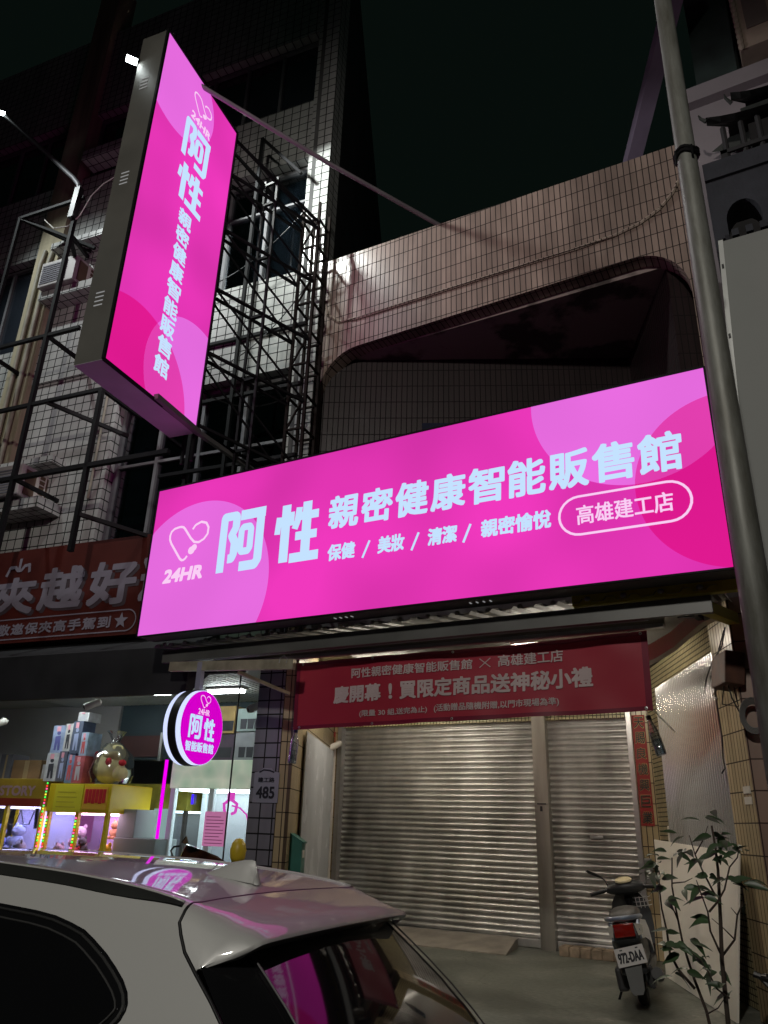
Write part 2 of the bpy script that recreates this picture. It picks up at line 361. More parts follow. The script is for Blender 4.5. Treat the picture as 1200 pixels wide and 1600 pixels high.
# arcade
mb = MB(); mb.box(-.16, 0, 0, .62, 0, 3.4); mb.build('left_pillar', YEL, house, FLW)
mb = MB(); mb.add([(-5.05, 6.985, 0), (-4.905, 6.985, 0), (-4.905, 6.985, 3.3), (-5.05, 6.985, 3.3), (-5.05, 7.0, 0), (-4.905, 7.0, 0), (-4.905, 7.0, 3.3), (-5.05, 7.0, 3.3)], [(0, 1, 2, 3), (0, 4, 5, 1), (1, 5, 6, 2), (2, 6, 7, 3), (3, 7, 4, 0)]); mb.build('left_pillar_front', SHADEYEL, house)
mb = MB(); mb.box(-.25, 0, .62, 3.6, 0, 3.4); mb.build('left_party_wall', YEL, house, FLW)
mb = MB(); mb.box(0, .3, .02, .52, 0, 3.2); mb.build('right_pillar', YEL, house, FR)
mb = MB(); mb.box(-.49, -.12, 6.96, 7.0, -.0, 3.2); mb.build('right_pillar_front', PINKT, house)
mb = MB(); mb.box(.14, .4, .52, 3.6, 0, 3.2); mb.build('arcade_side_wall', MOS, house, FR)
for x0, x1 in ((-7.2, -6.27), (-1.99, -1.2)): MB().box(x0, x1, 10.1, 10.4, 0, 3.4).build('shutter_column', YEL, house)
mb = MB(); mb.box(-6.27, -1.99, 10.12, 10.4, 2.66, 3.4); mb.build('shutter_header', MOS, house)
mb = MB(); mb.prism([(-4.93, 7.0, 3.32), (-.5, 7.0, 3.32), (-2.0, 10.3, 3.32), (-6.5, 10.3, 3.32)], (0, 0, .08)); mb.build('arcade_ceiling', pmat('dim_ceiling', (.3, .28, .26), .8, 0, .2, 1), house)
mb = MB()                                                             # white curved lintel under the canopy at the right corner
cv = [(-1.25, 2.66), (-1.1, 2.72), (-.95, 2.80), (-.82, 2.9), (-.7, 2.99), (-.6, 3.03), (-.52, 3.0)]
mb.grid([[(x, 6.9, z+.14) for x, z in cv], [(x, 6.9, z) for x, z in cv], [(x, 7.05, z) for x, z in cv]])
mb.build('curved_lintel', WHITEP, house)
# roof volume behind
mb = MB(); mb.box(-4.7, -.6, 9.4, 16, 3.6, 7.0); mb.build('rear_block', DCONC, house)

# roller shutters: curved slats
SHUT, N, L = newmat('galvanised_slats'); b = N['Principled BSDF']; b.inputs['Metallic'].default_value = .85
tc = N.new('ShaderNodeTexCoord'); mp = N.new('ShaderNodeMapping'); mp.inputs['Scale'].default_value = (1.6, 1, .7); L.new(tc.outputs['Object'], mp.inputs[0])
n1 = N.new('ShaderNodeTexNoise'); n1.inputs['Scale'].default_value = 1.7; n1.inputs['Detail'].default_value = 8; L.new(mp.outputs[0], n1.inputs['Vector'])
rp = N.new('ShaderNodeValToRGB'); rp.color_ramp.elements[0].position = .3; rp.color_ramp.elements[0].color = (.34, .33, .315, 1); rp.color_ramp.elements[1].position = .7; rp.color_ramp.elements[1].color = (.7, .69, .67, 1)
L.new(n1.outputs['Fac'], rp.inputs[0]); L.new(rp.outputs[0], b.inputs['Base Color']); mr = N.new('ShaderNodeMapRange'); mr.inputs['To Min'].default_value = .34; mr.inputs['To Max'].default_value = .48; L.new(n1.outputs['Fac'], mr.inputs['Value']); L.new(mr.outputs[0], b.inputs['Roughness'])
def shutter(x0, x1, z1, name):
    mb = MB(); p = .072; z = .1; rows = []
    while z < z1:
        for k in range(7):
            a = k/6; rows.append((10.2-.028*math.sin(math.pi*a)**.7, z+p*a*.93))
        z += p
    mb.grid([[(x0, y, zz) for y, zz in rows], [((x0+x1)/2, y+random.uniform(-.0, .001), zz) for y, zz in rows], [(x1, y, zz) for y, zz in rows]])
    o = mb.build(name, SHUT, house, smooth=50)
    MB().bbox(x0, x1, 10.15, 10.22, .005, .1, .01).build('bottom_bar', SHUT, o)
    return o
s1 = shutter(-6.2, -3.27, 2.7, 'roller_shutter'); s2 = shutter(-3.09, -2.05, 2.7, 'roller_shutter')
MB().box(-6.27, -6.2, 10.08, 10.24, 0, 2.68).build('guide_rail', ALU, s1)
MB().box(-2.05, -1.99, 10.06, 10.24, 0, 2.72).build('guide_rail', ALU, s2)
MB().bbox(-2.62, -2.46, 10.155, 10.175, 1.24, 1.275, .006).build('handle', ALU, s2)
POST = pmat('worn_steel_post', (.34, .32, .28), .38, .7, .3, 3, 0, 40, 0, 2)
sp = MB().box(-3.27, -3.09, 10.06, 10.26, 0, 2.72).build('shutter_post', POST, house)
mb = MB(); mb.box(-3.235, -3.12, 10.052, 10.06, 1.62, 1.635); mb.box(-3.2, -3.17, 10.052, 10.06, 1.54, 1.6); mb.build('lock', BLACK, sp)
MB().bbox(-2.0, -1.9, 10.075, 10.1, .78, 1.05, .006).build('door_intercom', pmat('grey_plastic', (.2, .2, .2), .5), house)

# things standing in the arcade
o = MB().prism([(-5.6, 9.95, .005), (-3.35, 9.95, .005), (-3.35, 9.4, .005), (-5.6, 9.4, .005)], (0, 0, .03))
mb = MB(); A, B = (-5.9, 10.05), (-3.45, 10.05)
mb.add([(-6, 10.04, .11), (-3.55, 10.04, .11), (-3.45, 9.35, .012), (-6, 9.35, .012), (-6, 10.04, .0), (-3.55, 10.04, .0), (-3.45, 9.35, .0), (-6, 9.35, .0)], [(0, 3, 2, 1), (0, 1, 5, 4), (1, 2, 6, 5), (2, 3, 7, 6), (3, 0, 4, 7)])
rmp = mb.build('metal_ramp', pmat('dull_ramp_plate', (.3, .27, .23), .55, .2, .3, 4)); tag(rmp, 'dull metal ramp plate lying against the foot of the left shutter', 'ramp')
mb = MB()
for i in range(8): mb.bbox(-2.95+i*.125, -2.95+i*.125+.112, 9.72, 9.95, 0, .1, .008)
mb.box(-2.95, -1.97, 9.74, 9.93, 0, .085)
tag(mb.build('brick_step', pmat('step_brick', (.26, .2, .14), .8, 0, .35, 9, .4)), 'low brick step at the foot of the narrow right shutter', 'step')
mb = MB(); TLp, TRp = on(1022, 1312, (-.55, 7, 0), (math.cos(R(25)), math.sin(R(25)), 0)), on(1154, 1333, (-.55, 7, 0), (math.cos(R(25)), math.sin(R(25)), 0))
BL, BR = Vector((-1.68, 9.09, .005)), Vector((-.86, 7.28, .005)); nrm = Vector((.906, .42, 0))*.015
mb.add([BL, BR, TRp, TLp, BL+nrm, BR+nrm, TRp+nrm, TLp+nrm], [(0, 1, 2, 3), (4, 7, 6, 5), (0, 4, 5, 1), (1, 5, 6, 2), (2, 6, 7, 3), (3, 7, 4, 0)])
tag(mb.build('white_board', pmat('cream_board', (.84, .80, .71), .6, 0, .06, 1.2)), 'plain cream board leaning on the right arcade wall behind the sapling', 'board')
# ribbed plastic sheets on both side walls
def ribbed(name, y0, y1, z0, z1, x, m, M, pitch=.06, amp=.014, top=None):
    mb = MB(); n = int((y1-y0)/pitch*8); a, b_ = [], []
    for i in range(n+1):
        y = y0+(y1-y0)*i/n; w = amp*math.sin(2*math.pi*y/pitch); zt = z1 if top is None else top((y-y0)/(y1-y0))
        a.append((x+w, y, z0)); b_.append((x+w, y, zt))
    mb.grid([a, b_]); return mb.build(name, m, M=M, smooth=True, fix=False)
PL = clear('clear_ribbed_plastic', (.8, .8, .8), .2, .12, .6, (.66, .65, .62))
PW = pmat('milky_ribbed_plastic', (.52, .54, .56), .25, 0, .08, 2)
o = ribbed('plastic_sheet', .5, 2.55, 1.0, 2.86, .03, PL, FR); tag(o, 'clear ribbed plastic sheet on the right arcade wall above the cream board', 'plastic sheet')
o = ribbed('plastic_sheet', .62, 3.2, .25, 2.3, .03, PW, FLW, .075, .012); tag(o, 'milky ribbed plastic sheet on the left arcade wall beside the yellow tiles', 'plastic sheet')

# couplets
REDP = pmat('red_paper', (.25, .011, .010), .6, 0, .15, 5)
GOLD = pmat('gold_ink', (.42, .27, .09), .4, .3, .1)
def couplet(x0, x1, z0, z1, y, body, label, ink, M=I4):
    t = thing('red_couplet', label, 'couplet', M @ frame(((x0+x1)/2, y, z0)), 'red couplets by the shutters')
    MB().box(x0, x1, y-.004, y, z0, z1).build('paper', REDP, t, M)
    mb = MB(); h = (z1-z0)/len(body)
    for i, ch in enumerate(body):
        text(mb, ch, x0+.015, z1-(i+1)*h+.02, x1-.015, z1-i*h-.02, lambda x, z, d: Vector((x, y-.006-d, z)), .004, .06)
    mb.build('lettering', ink, t, M, fix=False)
    mb = MB()
    for i, ch in enumerate(body): text(mb, ch, x0+.02, z1-(i+1)*h+.025, x1-.02, z1-i*h-.025, lambda x, z, d: Vector((x, y-.012-d, z)), .0015, .06)
    mb.build('ink', pmat('black_brush_ink', (.012, .01, .01), .5), t, M, fix=False)
couplet(-1.98, -1.825, 1.40, 2.68, 10.094, '天賜良機興巨業', 'red couplet strip with gold writing right of the narrow shutter', GOLD)
couplet(-6.47, -6.32, 1.4, 2.6, 10.094, '地生財寶', 'red couplet strip left of the wide shutter, mostly hidden', GOLD)

# conduit, camera, switch
mb = MB(); mb.tube([(-6.3, 10.05, 0), (-6.3, 10.05, 2.35)], .022, 8); tag(mb.build('conduit_pipe', WHITEP), 'white conduit pipe standing at the left edge of the wide shutter', 'pipe')
def cctv(M, label):
    t = thing('security_camera', label, 'camera', M, 'security cameras under the arcades')
    mb = MB(); mb.lathe([(.0, 0), (.03, 0), (.03, .03), (.012, .05), (.012, .1), (0, .1)], (0, 0, 0), 'Y', 12); mb.build('bracket', WHITEP, t, M)
    mb = MB(); mb.lathe([(0, -.14), (.034, -.14), (.045, -.11), (.045, .06), (.03, .075), (0, .075)], (0, -.02, -.03), 'Y', 14)
    mb.build('housing', WHITEP, t, M @ Matrix.Rotation(R(-35), 4, 'Z') @ Matrix.Rotation(R(25), 4, 'X'), smooth=40)
    MB().lathe([(0, -.142), (.03, -.142), (.03, -.138)], (0, -.02, -.03), 'Y', 14).build('lens', BLACK, t, M @ Matrix.Rotation(R(-35), 4, 'Z') @ Matrix.Rotation(R(25), 4, 'X'))
    return t
cctv(frame(at(527, 1160, 9.9)), 'small white security camera on the pipe at the top left of the wide shutter')
mb = MB(); mb.bbox(.07, .135, 2.68, 2.78, 1.15, 1.4, .01); mb.tube([(.11, 2.73, 1.4), (.11, 2.73, 2.5)], .012, 6)
tag(mb.build('switch_box', WHITEP, M=FR), 'small cream switch box on the mosaic right of the red couplet', 'switch box')
# hanging bottles
BOT = clear('bottle_plastic', (.8, .88, .95), .25, .04, .08, (.5, .6, .7))
CAPB = pmat('blue_cap', (.02, .02, .12), .4)
def bottle(M, label, cap):
    t = thing('water_bottle', label, 'bottle', M, 'bottles hung under the canopy')
    mb = MB(); mb.lathe([(0, 0), (.034, 0), (.038, .01), (.037, .06), (.034, .07), (.037, .08), (.037, .15), (.033, .19), (.016, .235), (.015, .255)], n=16); mb.build('body', BOT, t, M, smooth=60)
    MB().lathe([(.035, .004), (.0355, .11), (0, .11)], n=14).build('water', clear('water', (.8, .88, .95), .15, .02, .05), t, M, smooth=60)
    MB().lathe([(0, .28), (.018, .28), (.018, .25), (.0, .25)], n=14).build('cap', cap, t, M)
    MB().tube([(0, 0, .28), (.002, .01, .4), (0, 0, .55)], .002, 5).build('string', WHITEP, t, M)
p = at(456, 1193, 6.4); bottle(frame(p) @ Matrix.Rotation(R(4), 4, 'Y') @ Matrix.Scale(1.15, 4), 'clear water bottle with a blue cap hanging under the left end of the red banner', CAPB)
p = at(1034, 1180, 6.75); bottle(frame(p) @ Matrix.Rotation(R(-14), 4, 'Y') @ Matrix.Scale(1.15, 4), 'clear water bottle with a dark cap hanging at the right end of the red banner', BLACK)
# mailbox
p = on(462, 1385, (-4.91, 7, 0), (math.cos(R(25)), math.sin(R(25)), 0))
t = thing('mailbox', 'narrow green metal mailbox on the yellow tiled pillar', 'mailbox', FLW)
GRN = pmat('green_enamel', (.02, .13, .105), .35, .1, .15, 5)
y = .2; MB().prism([(.0, y, .78), (.13, y, .78), (.13, y, 1.12), (0, y, 1.2)], (0, .24, 0)).build('box', GRN, t, FLW)
MB().prism([(-.0, y-.01, 1.2), (.145, y-.01, 1.115), (.145, y-.01, 1.13), (-.0, y-.01, 1.215)], (0, .26, 0)).build('lid', GRN, t, FLW)
MB().box(.131, .134, y+.05, y+.19, .98, 1.05).build('name_plate', WHITEP, t, FLW)
# right pillar clutter
t = thing('junction_box', 'rusty brown junction box on the right pillar with loose wires', 'junction box', frame((-.66, 6.9, 2.5)))
JM = frame((-.47, 6.95, 2.44), 25) @ Matrix.Rotation(R(8), 4, 'Y'); WM[t] = JM; t.matrix_basis = JM
MB().bbox(-.16, .0, -.1, .24, 0, .27, .012).build('box', pmat('rusty_box', (.09, .035, .02), .7, .1, .4, 8), t, JM)
mb = MB(); mb.tube([(-.1, 0, 0), (-.08, -.02, -.1), (0, .03, -.2)], .006, 5); mb.tube([(-.12, .05, 0), (-.13, .05, -.15), (-.02, .0, -.16), (-.05, .02, 0)], .006, 5); mb.build('wire', BLACK, t, JM)
mb = MB()
for k in range(5):
    r = .095+.011*k; mb.tube([(-.035-.006*k, .04+r*.7*math.cos(a*math.pi/10), r*math.sin(a*math.pi/10)) for a in range(21)], .006, 5)
p = on(1184, 1122, (-.49, 7, 0), (0, 1, 0)); tag(mb.build('cable_coil', pmat('grey_cable', (.12, .115, .11), .5), M=frame((p.x+.02, 6.9, p.z), 25+65)), 'coil of grey cable hung on the right pillar below the rusty box', 'cable')
mb = MB(); pts = [on(x, y, (-.55, 7, 0), (math.cos(R(25)), math.sin(R(25)), 0)) for x, y in ((1131, 985), (1122, 1020), (1114, 1035), (1112, 1060), (1118, 1080), (1120, 1100), (1128, 1150), (1130, 1185), (1133, 1200), (1128, 1208))]
mb.tube(pts, .007, 6)
mb.tube([on(x, y, (-.57, 7, 0), (math.cos(R(25)), math.sin(R(25)), 0)) for x, y in ((1133, 980), (1128, 1010), (1112, 1035), (1104, 1060), (1100, 1084))], .006, 6)
mb.tube([on(x, y, (-.58, 7, 0), (math.cos(R(25)), math.sin(R(25)), 0)) for x, y in ((1117, 1050), (1110, 1058), (1122, 1075), (1113, 1088), (1121, 1092))], .008, 6)
tag(mb.build('loose_cable', BLACK), 'black loose cable knotted and dangling beside the right pillar', 'cable')
mb = MB(); a = FR
for z in (1.55, 1.63): mb.box(-.008, -.001, .06, .2, z, z+.055)
mb.build('number_sticker', WHITEP, house, FR)

# ================= canopy =================
t = thing('canopy', 'grey steel canopy with corrugated sheet under the wide pink sign', 'canopy', frame((-3, 6, 3)))
FAS = pmat('grey_fascia', (.16, .16, .155), .45, .4, .2, 2)
MB().box(-5.98, -.52, 6.0, 6.06, 2.845, 2.975).build('fascia_beam', FAS, t)
MB().box(-5.6, -1.0, 6.065, 6.1, 2.845, 2.862).build('edge_strip', ALU, t)
MB().box(-5.4, -.9, 6.14, 6.2, 2.80, 2.83).build('edge_strip', ALU, t)
MB().box(-5.4, -.9, 6.205, 6.25, 2.82, 2.93).build('inner_beam', pmat('pale_beam', (.3, .28, .25), .5, .2), t)
mb = MB(); pr = []
x = -6.1
while x < -.5:
    for dx, z in ((0, 0), (.05, .0), (.075, .03), (.125, .03), (.15, 0)):
        pr.append((x+dx, z))
    x += .19
mb.grid([[(x, 5.93, 3.0+z) for x, z in pr], [(x, 7.0, 3.16+z) for x, z in pr]]); mb.build('corrugated_sheet', pmat('grey_sheet', (.2, .2, .19), .5, .3, .3, 4), t)
for i in range(20): MB().blob((-5.9+i*.28, 5.925, 3.022), .026, .02, .02, 8, 5).build('sheet_bolt', pmat('dull_bolt', (.25, .24, .2), .6, .3), t)
mb = MB()
for x in (-5.6, -3.9, -2.2, -.7): mb.bar((x, 6.03, 2.9), (x, 7.0, 3.05), .05)
mb.build('rafter', DARKMETAL, t)
YB = pmat('plain_yellow', (.5, .42, .03), .5, .1, .2, 3)  # one even yellow for the beam and the board's side
t = thing('yellow_beam', 'yellow steel beam under the right end of the wide pink sign', 'beam', frame((-.7, 6, 3.05)))
MB().box(-1.55, -.15, 5.95, 6.02, 2.98, 3.10).build('beam', YB, t)
MB().bar((-.62, 6.1, 2.93), (-.45, 6.9, 3.0), .09).build('bracket', YB, t)
MB().box(-.78, -.66, 6.07, 6.13, 2.84, 2.96).build('tube_end', BLACK, t)
# ================= lit signs =================
A_L = [([(.09, 0), (.09, .97), (.33, .97), (.33, .74), (.25, .62), (.33, .48), (.33, .3), (.24, .22)], 0)]
def glyph_a(mb, x0, y0, x1, y1, mp, w):
    f = lambda pts: [(x0+p[0]*(x1-x0), y0+p[1]*(y1-y0)) for p in pts]
    stroke(mb, f([(.07, 0), (.07, .93), (.08, .96), (.32, .96), (.35, .93), (.35, .75), (.27, .62), (.35, .5), (.35, .3), (.31, .22), (.22, .22)]), w, mp)
    stroke(mb, f([(.44, .945), (1.0, .945)]), w*1.15, mp)
    stroke(mb, f([(.9, .94), (.9, .14), (.84, .06), (.5, .06)]), w*1.05, mp)
    stroke(mb, f([(.49, .68), (.49, .36), (.53, .31), (.66, .31), (.70, .36), (.70, .68), (.66, .73), (.53, .73)]), w*.8, mp, close=True)
def glyph_x(mb, x0, y0, x1, y1, mp, w):
    f = lambda pts: [(x0+p[0]*(x1-x0), y0+p[1]*(y1-y0)) for p in pts]
    stroke(mb, f([(.22, 0), (.22, 1)]), w*1.2, mp); stroke(mb, f([(.03, .5), (.06, .8)]), w*.8, mp); stroke(mb, f([(.36, .62), (.36, .86)]), w*.7, mp)
    stroke(mb, f([(.72, .04), (.72, 1)]), w*1.2, mp); stroke(mb, f([(.45, .76), (.99, .76)]), w, mp)
    stroke(mb, f([(.44, .55), (.5, .68), (.53, .92)]), w*.85, mp); stroke(mb, f([(.47, .42), (.97, .42)]), w, mp); stroke(mb, f([(.36, .055), (1.03, .055)]), w*1.1, mp)
def emblem(mb, x0, y0, x1, y1, mp, w):
    """outline of a capsule bent into a heart with a small bead"""
    P = [(380, 200), (395, 176), (425, 164), (455, 176), (471, 205), (470, 242), (452, 268), (425, 282), (398, 276), (375, 250), (335, 191), (322, 176), (306, 171), (292, 172), (270, 176), (254, 190), (248, 212), (250, 236), (262, 262), (326, 360), (336, 369), (346, 370), (356, 364), (366, 350)]
    f = lambda p: (x0+(p[0]-248)/224*(x1-x0), y1-(p[1]-164)/206*(y1-y0))
    stroke(mb, [f(p) for p in P], w, mp)
    cx, cy = f((388, 322)); disc(mb, cx, cy, (x1-x0)*.085, (y1-y0)*.11, mp, .0035); cx, cy = f((402, 308)); disc(mb, cx, cy, (x1-x0)*.07, (y1-y0)*.09, mp, .003)
def poly(mb, pts, mp, d):
    if len(pts) > 2: mb.add([mp(x, y, d) for x, y in pts], [tuple(range(len(pts)))])
def pillring(mb, x0, y0, x1, y1, w, mp):
    r = (y1-y0)/2; cy = (y0+y1)/2
    pts = [(x1-r+r*math.cos(a), cy+r*math.sin(a)) for a in [R(-90+15*i) for i in range(13)]]+[(x0+r+r*math.cos(a), cy+r*math.sin(a)) for a in [R(90+15*i) for i in range(13)]]
    stroke(mb, pts, w, mp, close=True)
FRM = lambda x, y, d: Vector((x, -.006-d, y))

# wide sign over the canopy
M = frame((-6.08, 5.7, 3.065)); Wd, H = 5.77, 1.675
t = thing('pink_signboard', 'wide glowing pink signboard with white lettering across the shop front', 'signboard', M)
mb = MB(); mb.box(0, Wd, .004, .26, 0, H); mb.build('cabinet', GREYCAB, t, M)
mb = MB()
for a, b in (((0, 0), (Wd, 0)), ((Wd, 0), (Wd, H)), ((Wd, H), (0, H)), ((0, H), (0, 0))):
    mb.bar((a[0], -.004, a[1]), (b[0], -.004, b[1]), .016)
mb.build('edge_trim', DARKMETAL, t, M)
mb = MB(); mb.quad((.008, 0, .008), (Wd-.008, 0, .008), (Wd-.008, 0, H-.008), (.008, 0, H-.008)); mb.build('lit_face', PINK, t, M, fix=False)
C1, C2, C3 = (.68, .45, .97), (5.2, 1.62, .85), (5.86, .71, .71)
e = .008
for nm, c, m, d in (('pale_circle', C1, PINK_L, .0012), ('pale_circle', C2, PINK_L, .0012), ('deep_circle', C3, PINK_D, .0012)):
    mb = MB(); poly(mb, [(max(x, e), max(y, e)) for x, y in clip_circle(*c, Wd-e, H-e)], lambda x, y, dd: Vector((x, -dd, y)), d); mb.build(nm, m, t, M, fix=False)
mb = MB(); poly(mb, clip_poly(clip_circle(*C2, Wd-e, H-e), [(C3[0]+C3[2]*math.cos(2*math.pi*k/90), C3[1]+C3[2]*math.sin(2*math.pi*k/90)) for k in range(90)]), lambda x, y, dd: Vector((x, -dd, y)), .0024); mb.build('overlap', PINK_M, t, M, fix=False)
mb = MB(); glyph_a(mb, .985, .57, 1.55, 1.2, FRM, .096); glyph_x(mb, 1.70, .575, 2.2, 1.18, FRM, .088)
for i, ch in enumerate('親密健康智能販售館'): text(mb, ch, 2.305+i*.3605, .83, 2.305+i*.3605+.335, 1.175, FRM, .0108, .04)
for s, x0, x1 in (('保健', 2.32, 2.62), ('美妝', 2.86, 3.13), ('清潔', 3.36, 3.64), ('親密愉悅', 3.86, 4.47)): text(mb, s, x0, .515, x1, .68, FRM, .006, .04)
for x in (2.74, 3.24, 3.735): stroke(mb, [(x-.035, .5), (x+.035, .66)], .022, FRM)
mb.build('lettering', LET, t, M, fix=False)
mb = MB(); text(mb, '24HR', .255, .545, .80, .70, FRM, .010, .14); emblem(mb, .275, .78, .81, 1.185, FRM, .026); mb.build('emblem', LET_P, t, M, fix=False)
mb = MB(); pillring(mb, 4.54, .42, 5.55, .745, .02, FRM); text(mb, '高雄建工店', 4.68, .5, 5.42, .665, FRM, .003); mb.build('branch_name', LET_P, t, M, fix=False)
mb = MB()
for x in (2.36, 3.7):
    for k in range(4): mb.box(x+.06*k, x+.06*k+.012, .1, .14, -.003, 0)
mb.build('vent', emat('vent_glow', (.8, .8, .8), .3), t, M)

# tall sign standing out from the wall
M = frame((-5.25, 4.0, 5.24), 97.5); Wd, H = 1.51, 4.46
t = thing('vertical_sign', 'tall glowing pink sign standing out from the wall on a steel frame', 'sign', M)
MB().box(0, Wd, .004, .345, 0, H).build('cabinet', GREYCAB, t, M)
mb = MB()
for a, b in (((0, 0), (Wd, 0)), ((Wd, 0), (Wd, H)), ((Wd, H), (0, H)), ((0, H), (0, 0))): mb.bar((a[0], -.004, a[1]), (b[0], -.004, b[1]), .028)
mb.build('edge_trim', DARKMETAL, t, M)
MB().box(0, Wd, 0.01, .34, -.006, -.001).build('bottom_panel', WHITECAB, t, M)
mb = MB(); mb.quad((.012, 0, .012), (Wd-.012, 0, .012), (Wd-.012, 0, H-.012), (.012, 0, H-.012)); mb.build('lit_face', PINK, t, M, fix=False)
mb = MB(); mb.quad((.012, .349, .012), (Wd-.012, .349, .012), (Wd-.012, .349, H-.012), (.012, .349, H-.012)); mb.build('rear_lit_face', PINK, t, M, fix=False)
e = .012; fl = lambda x, y, dd: Vector((x, -dd, y))
C1, C2, C3 = (.32, 4.02, .71), (1.34, .42, .82), (.38, -.03, .9)
for nm, c, m in (('pale_circle', C1, PINK_L), ('pale_circle', C2, PINK_L), ('deep_circle', C3, PINK_D)):
    mb = MB(); poly(mb, [(max(x, e), max(y, e)) for x, y in clip_circle(*c, Wd-e, H-e)], fl, .0012); mb.build(nm, m, t, M, fix=False)
mb = MB(); poly(mb, [(max(x, e), max(y, e)) for x, y in clip_poly(clip_circle(*C2, Wd-e, H-e), [(C3[0]+C3[2]*math.cos(2*math.pi*k/90), C3[1]+C3[2]*math.sin(2*math.pi*k/90)) for k in range(90)])], fl, .0024); mb.build('overlap', PINK_M, t, M, fix=False)
mb = MB(); glyph_a(mb, .535, 3.14, 1.03, 3.70, FRM, .08); glyph_x(mb, .55, 2.55, 1.02, 3.06, FRM, .073)
for i, ch in enumerate('親密健康智能販售館'):
    z = 2.46-i*.243; text(mb, ch, .665, z-.22, .905, z, FRM, .0078)
mb.build('lettering', LET, t, M, fix=False)
mb = MB(); text(mb, '24HR', .59, 3.76, .99, 3.88, FRM, .006, .1); emblem(mb, .6, 3.93, .96, 4.2, FRM, .02); mb.build('emblem', LET_P, t, M, fix=False)
mb = MB()
for z in (.65, 2.2, 3.6):
    for k in range(4): mb.box(-.003, 0, .15, .25, z+.05*k, z+.05*k+.012)
mb.build('vent', emat('vent_glow', (.8, .8, .8), .3), t, M)
mb = MB(); mb.bar((.75, -.03, .02), (1.52, -.03, -.0), .06); mb.bar((1.52, -.03, 0), (2.9, -.3, -.12), .05); mb.build('lower_arm', pmat('grey_arm', (.2, .19, .19), .5, .4), t, M)
# long round brace from the top of the tall sign to the parapet
a = M @ Vector((.62, .12, H-.01)); b = Vector((-3.05, 7.3, 8.46))
MB().tube([a, a+(b-a)*.5+Vector((0, 0, -.05)), b], .029, 10).build('brace_pole', pmat('mauve_steel', (.22, .19, .21), .45, .4), t)

# floodlight clipped to the far side of the tall sign
def floodlight(M, label):
    t = thing('floodlight', label, 'floodlight', M, 'floodlights on the sign frames')
    MB().bbox(-.075, .075, -.04, .04, -.05, .05, .008).build('housing', DARKMETAL, t, M)
    MB().box(-.06, .06, -.045, -.041, -.036, .036).build('lens', emat('flood_glow', (.9, 1, 1), 30), t, M)
    MB().tube([(-.082, 0, 0), (-.082, .09, 0), (.082, .09, 0), (.082, 0, 0)], .01, 6).build('yoke', DARKMETAL, t, M)
    return t
LM = frame(at(206, 93, 3.9)) @ Matrix.Rotation(R(55), 4, 'Z') @ Matrix.Rotation(R(58), 4, 'X')
floodlight(LM, 'small bright floodlight on the upper edge of the tall pink sign')

# round hanging sign
M = frame(at(303, 1137, 5.95), 96) @ Matrix.Scale(.94, 4); c = M.translation
t = thing('round_sign', 'round glowing magenta sign hanging from a pale bar under the canopy', 'sign', M)
r = .385
MB().lathe([(0, -.05), (r-.008, -.05), (r, -.045), (r, .045), (r-.008, .05), (0, .05)], axis='Y', n=48).build('cabinet', BLACK, t, M, smooth=40)
WHT = emat('white_lit_rim', srgb(205, 215, 255), 1.15)
for s, nm in ((-1, 'rim'), (1, 'rear_rim')):
    MB().lathe([(r-.008, s*.049), (r-.008, s*.102), (r-.016, s*.105)], axis='Y', n=56).build(nm, WHT, t, M, smooth=40)
mb = MB(); mb.lathe([(0, -.106), (r-.015, -.106)], axis='Y', n=48); mb.build('lit_face', emat('magenta_lit_face', srgb(212, 0, 200), 1.0), t, M)
mb = MB(); mb.lathe([(0, .106), (r-.015, .106)], axis='Y', n=48); mb.build('rear_lit_face', MATS['magenta_lit_face'], t, M)
RM = lambda x, y, d: Vector((x, -.11-d, y))
mb = MB(); glyph_a(mb, -.235, -.12, -.02, .105, RM, .034); glyph_x(mb, .025, -.12, .215, .10, RM, .031)
text(mb, '智能販售館', -.265, -.25, .23, -.15, RM, .003); mb.build('lettering', LET, t, M, fix=False)
mb = MB(); text(mb, '24HR', -.11, .125, .095, .185, RM, .001); emblem(mb, -.09, .20, .09, .325, RM, .009); mb.build('emblem', LET_P, t, M, fix=False)
MB().box(-.03, .03, -.03, .03, r, r+.3).build('hanger', pmat('lavender_pole', (.4, .38, .5), .4, .3), t, M)
# the bar it hangs from
t = thing('hanging_bar', 'pale dented metal bar fixed across under the canopy left of the red banner', 'bar', frame((-5.0, 5.95, 2.75)))
BM = pmat('dented_pale_steel', (.5, .45, .34), .5, .4, .3, 6, .5, 12)
a, b = at(267, 1042, 5.95), at(460, 1038, 5.95); MB().bar(a, b, .05, .095).build('bar', BM, t)
a, b = at(372, 1050, 6.0), at(452, 1084, 6.5); MB().bar((a.x, 6.0, a.z), (b.x, 6.5, b.z), .03).build('brace', BM, t)
MB().tube([at(x, y, 5.92) for x, y in ((436, 1036), (438, 1028), (444, 1024), (449, 1030), (447, 1036))], .004, 6).build('wire_loop', ALU, t)

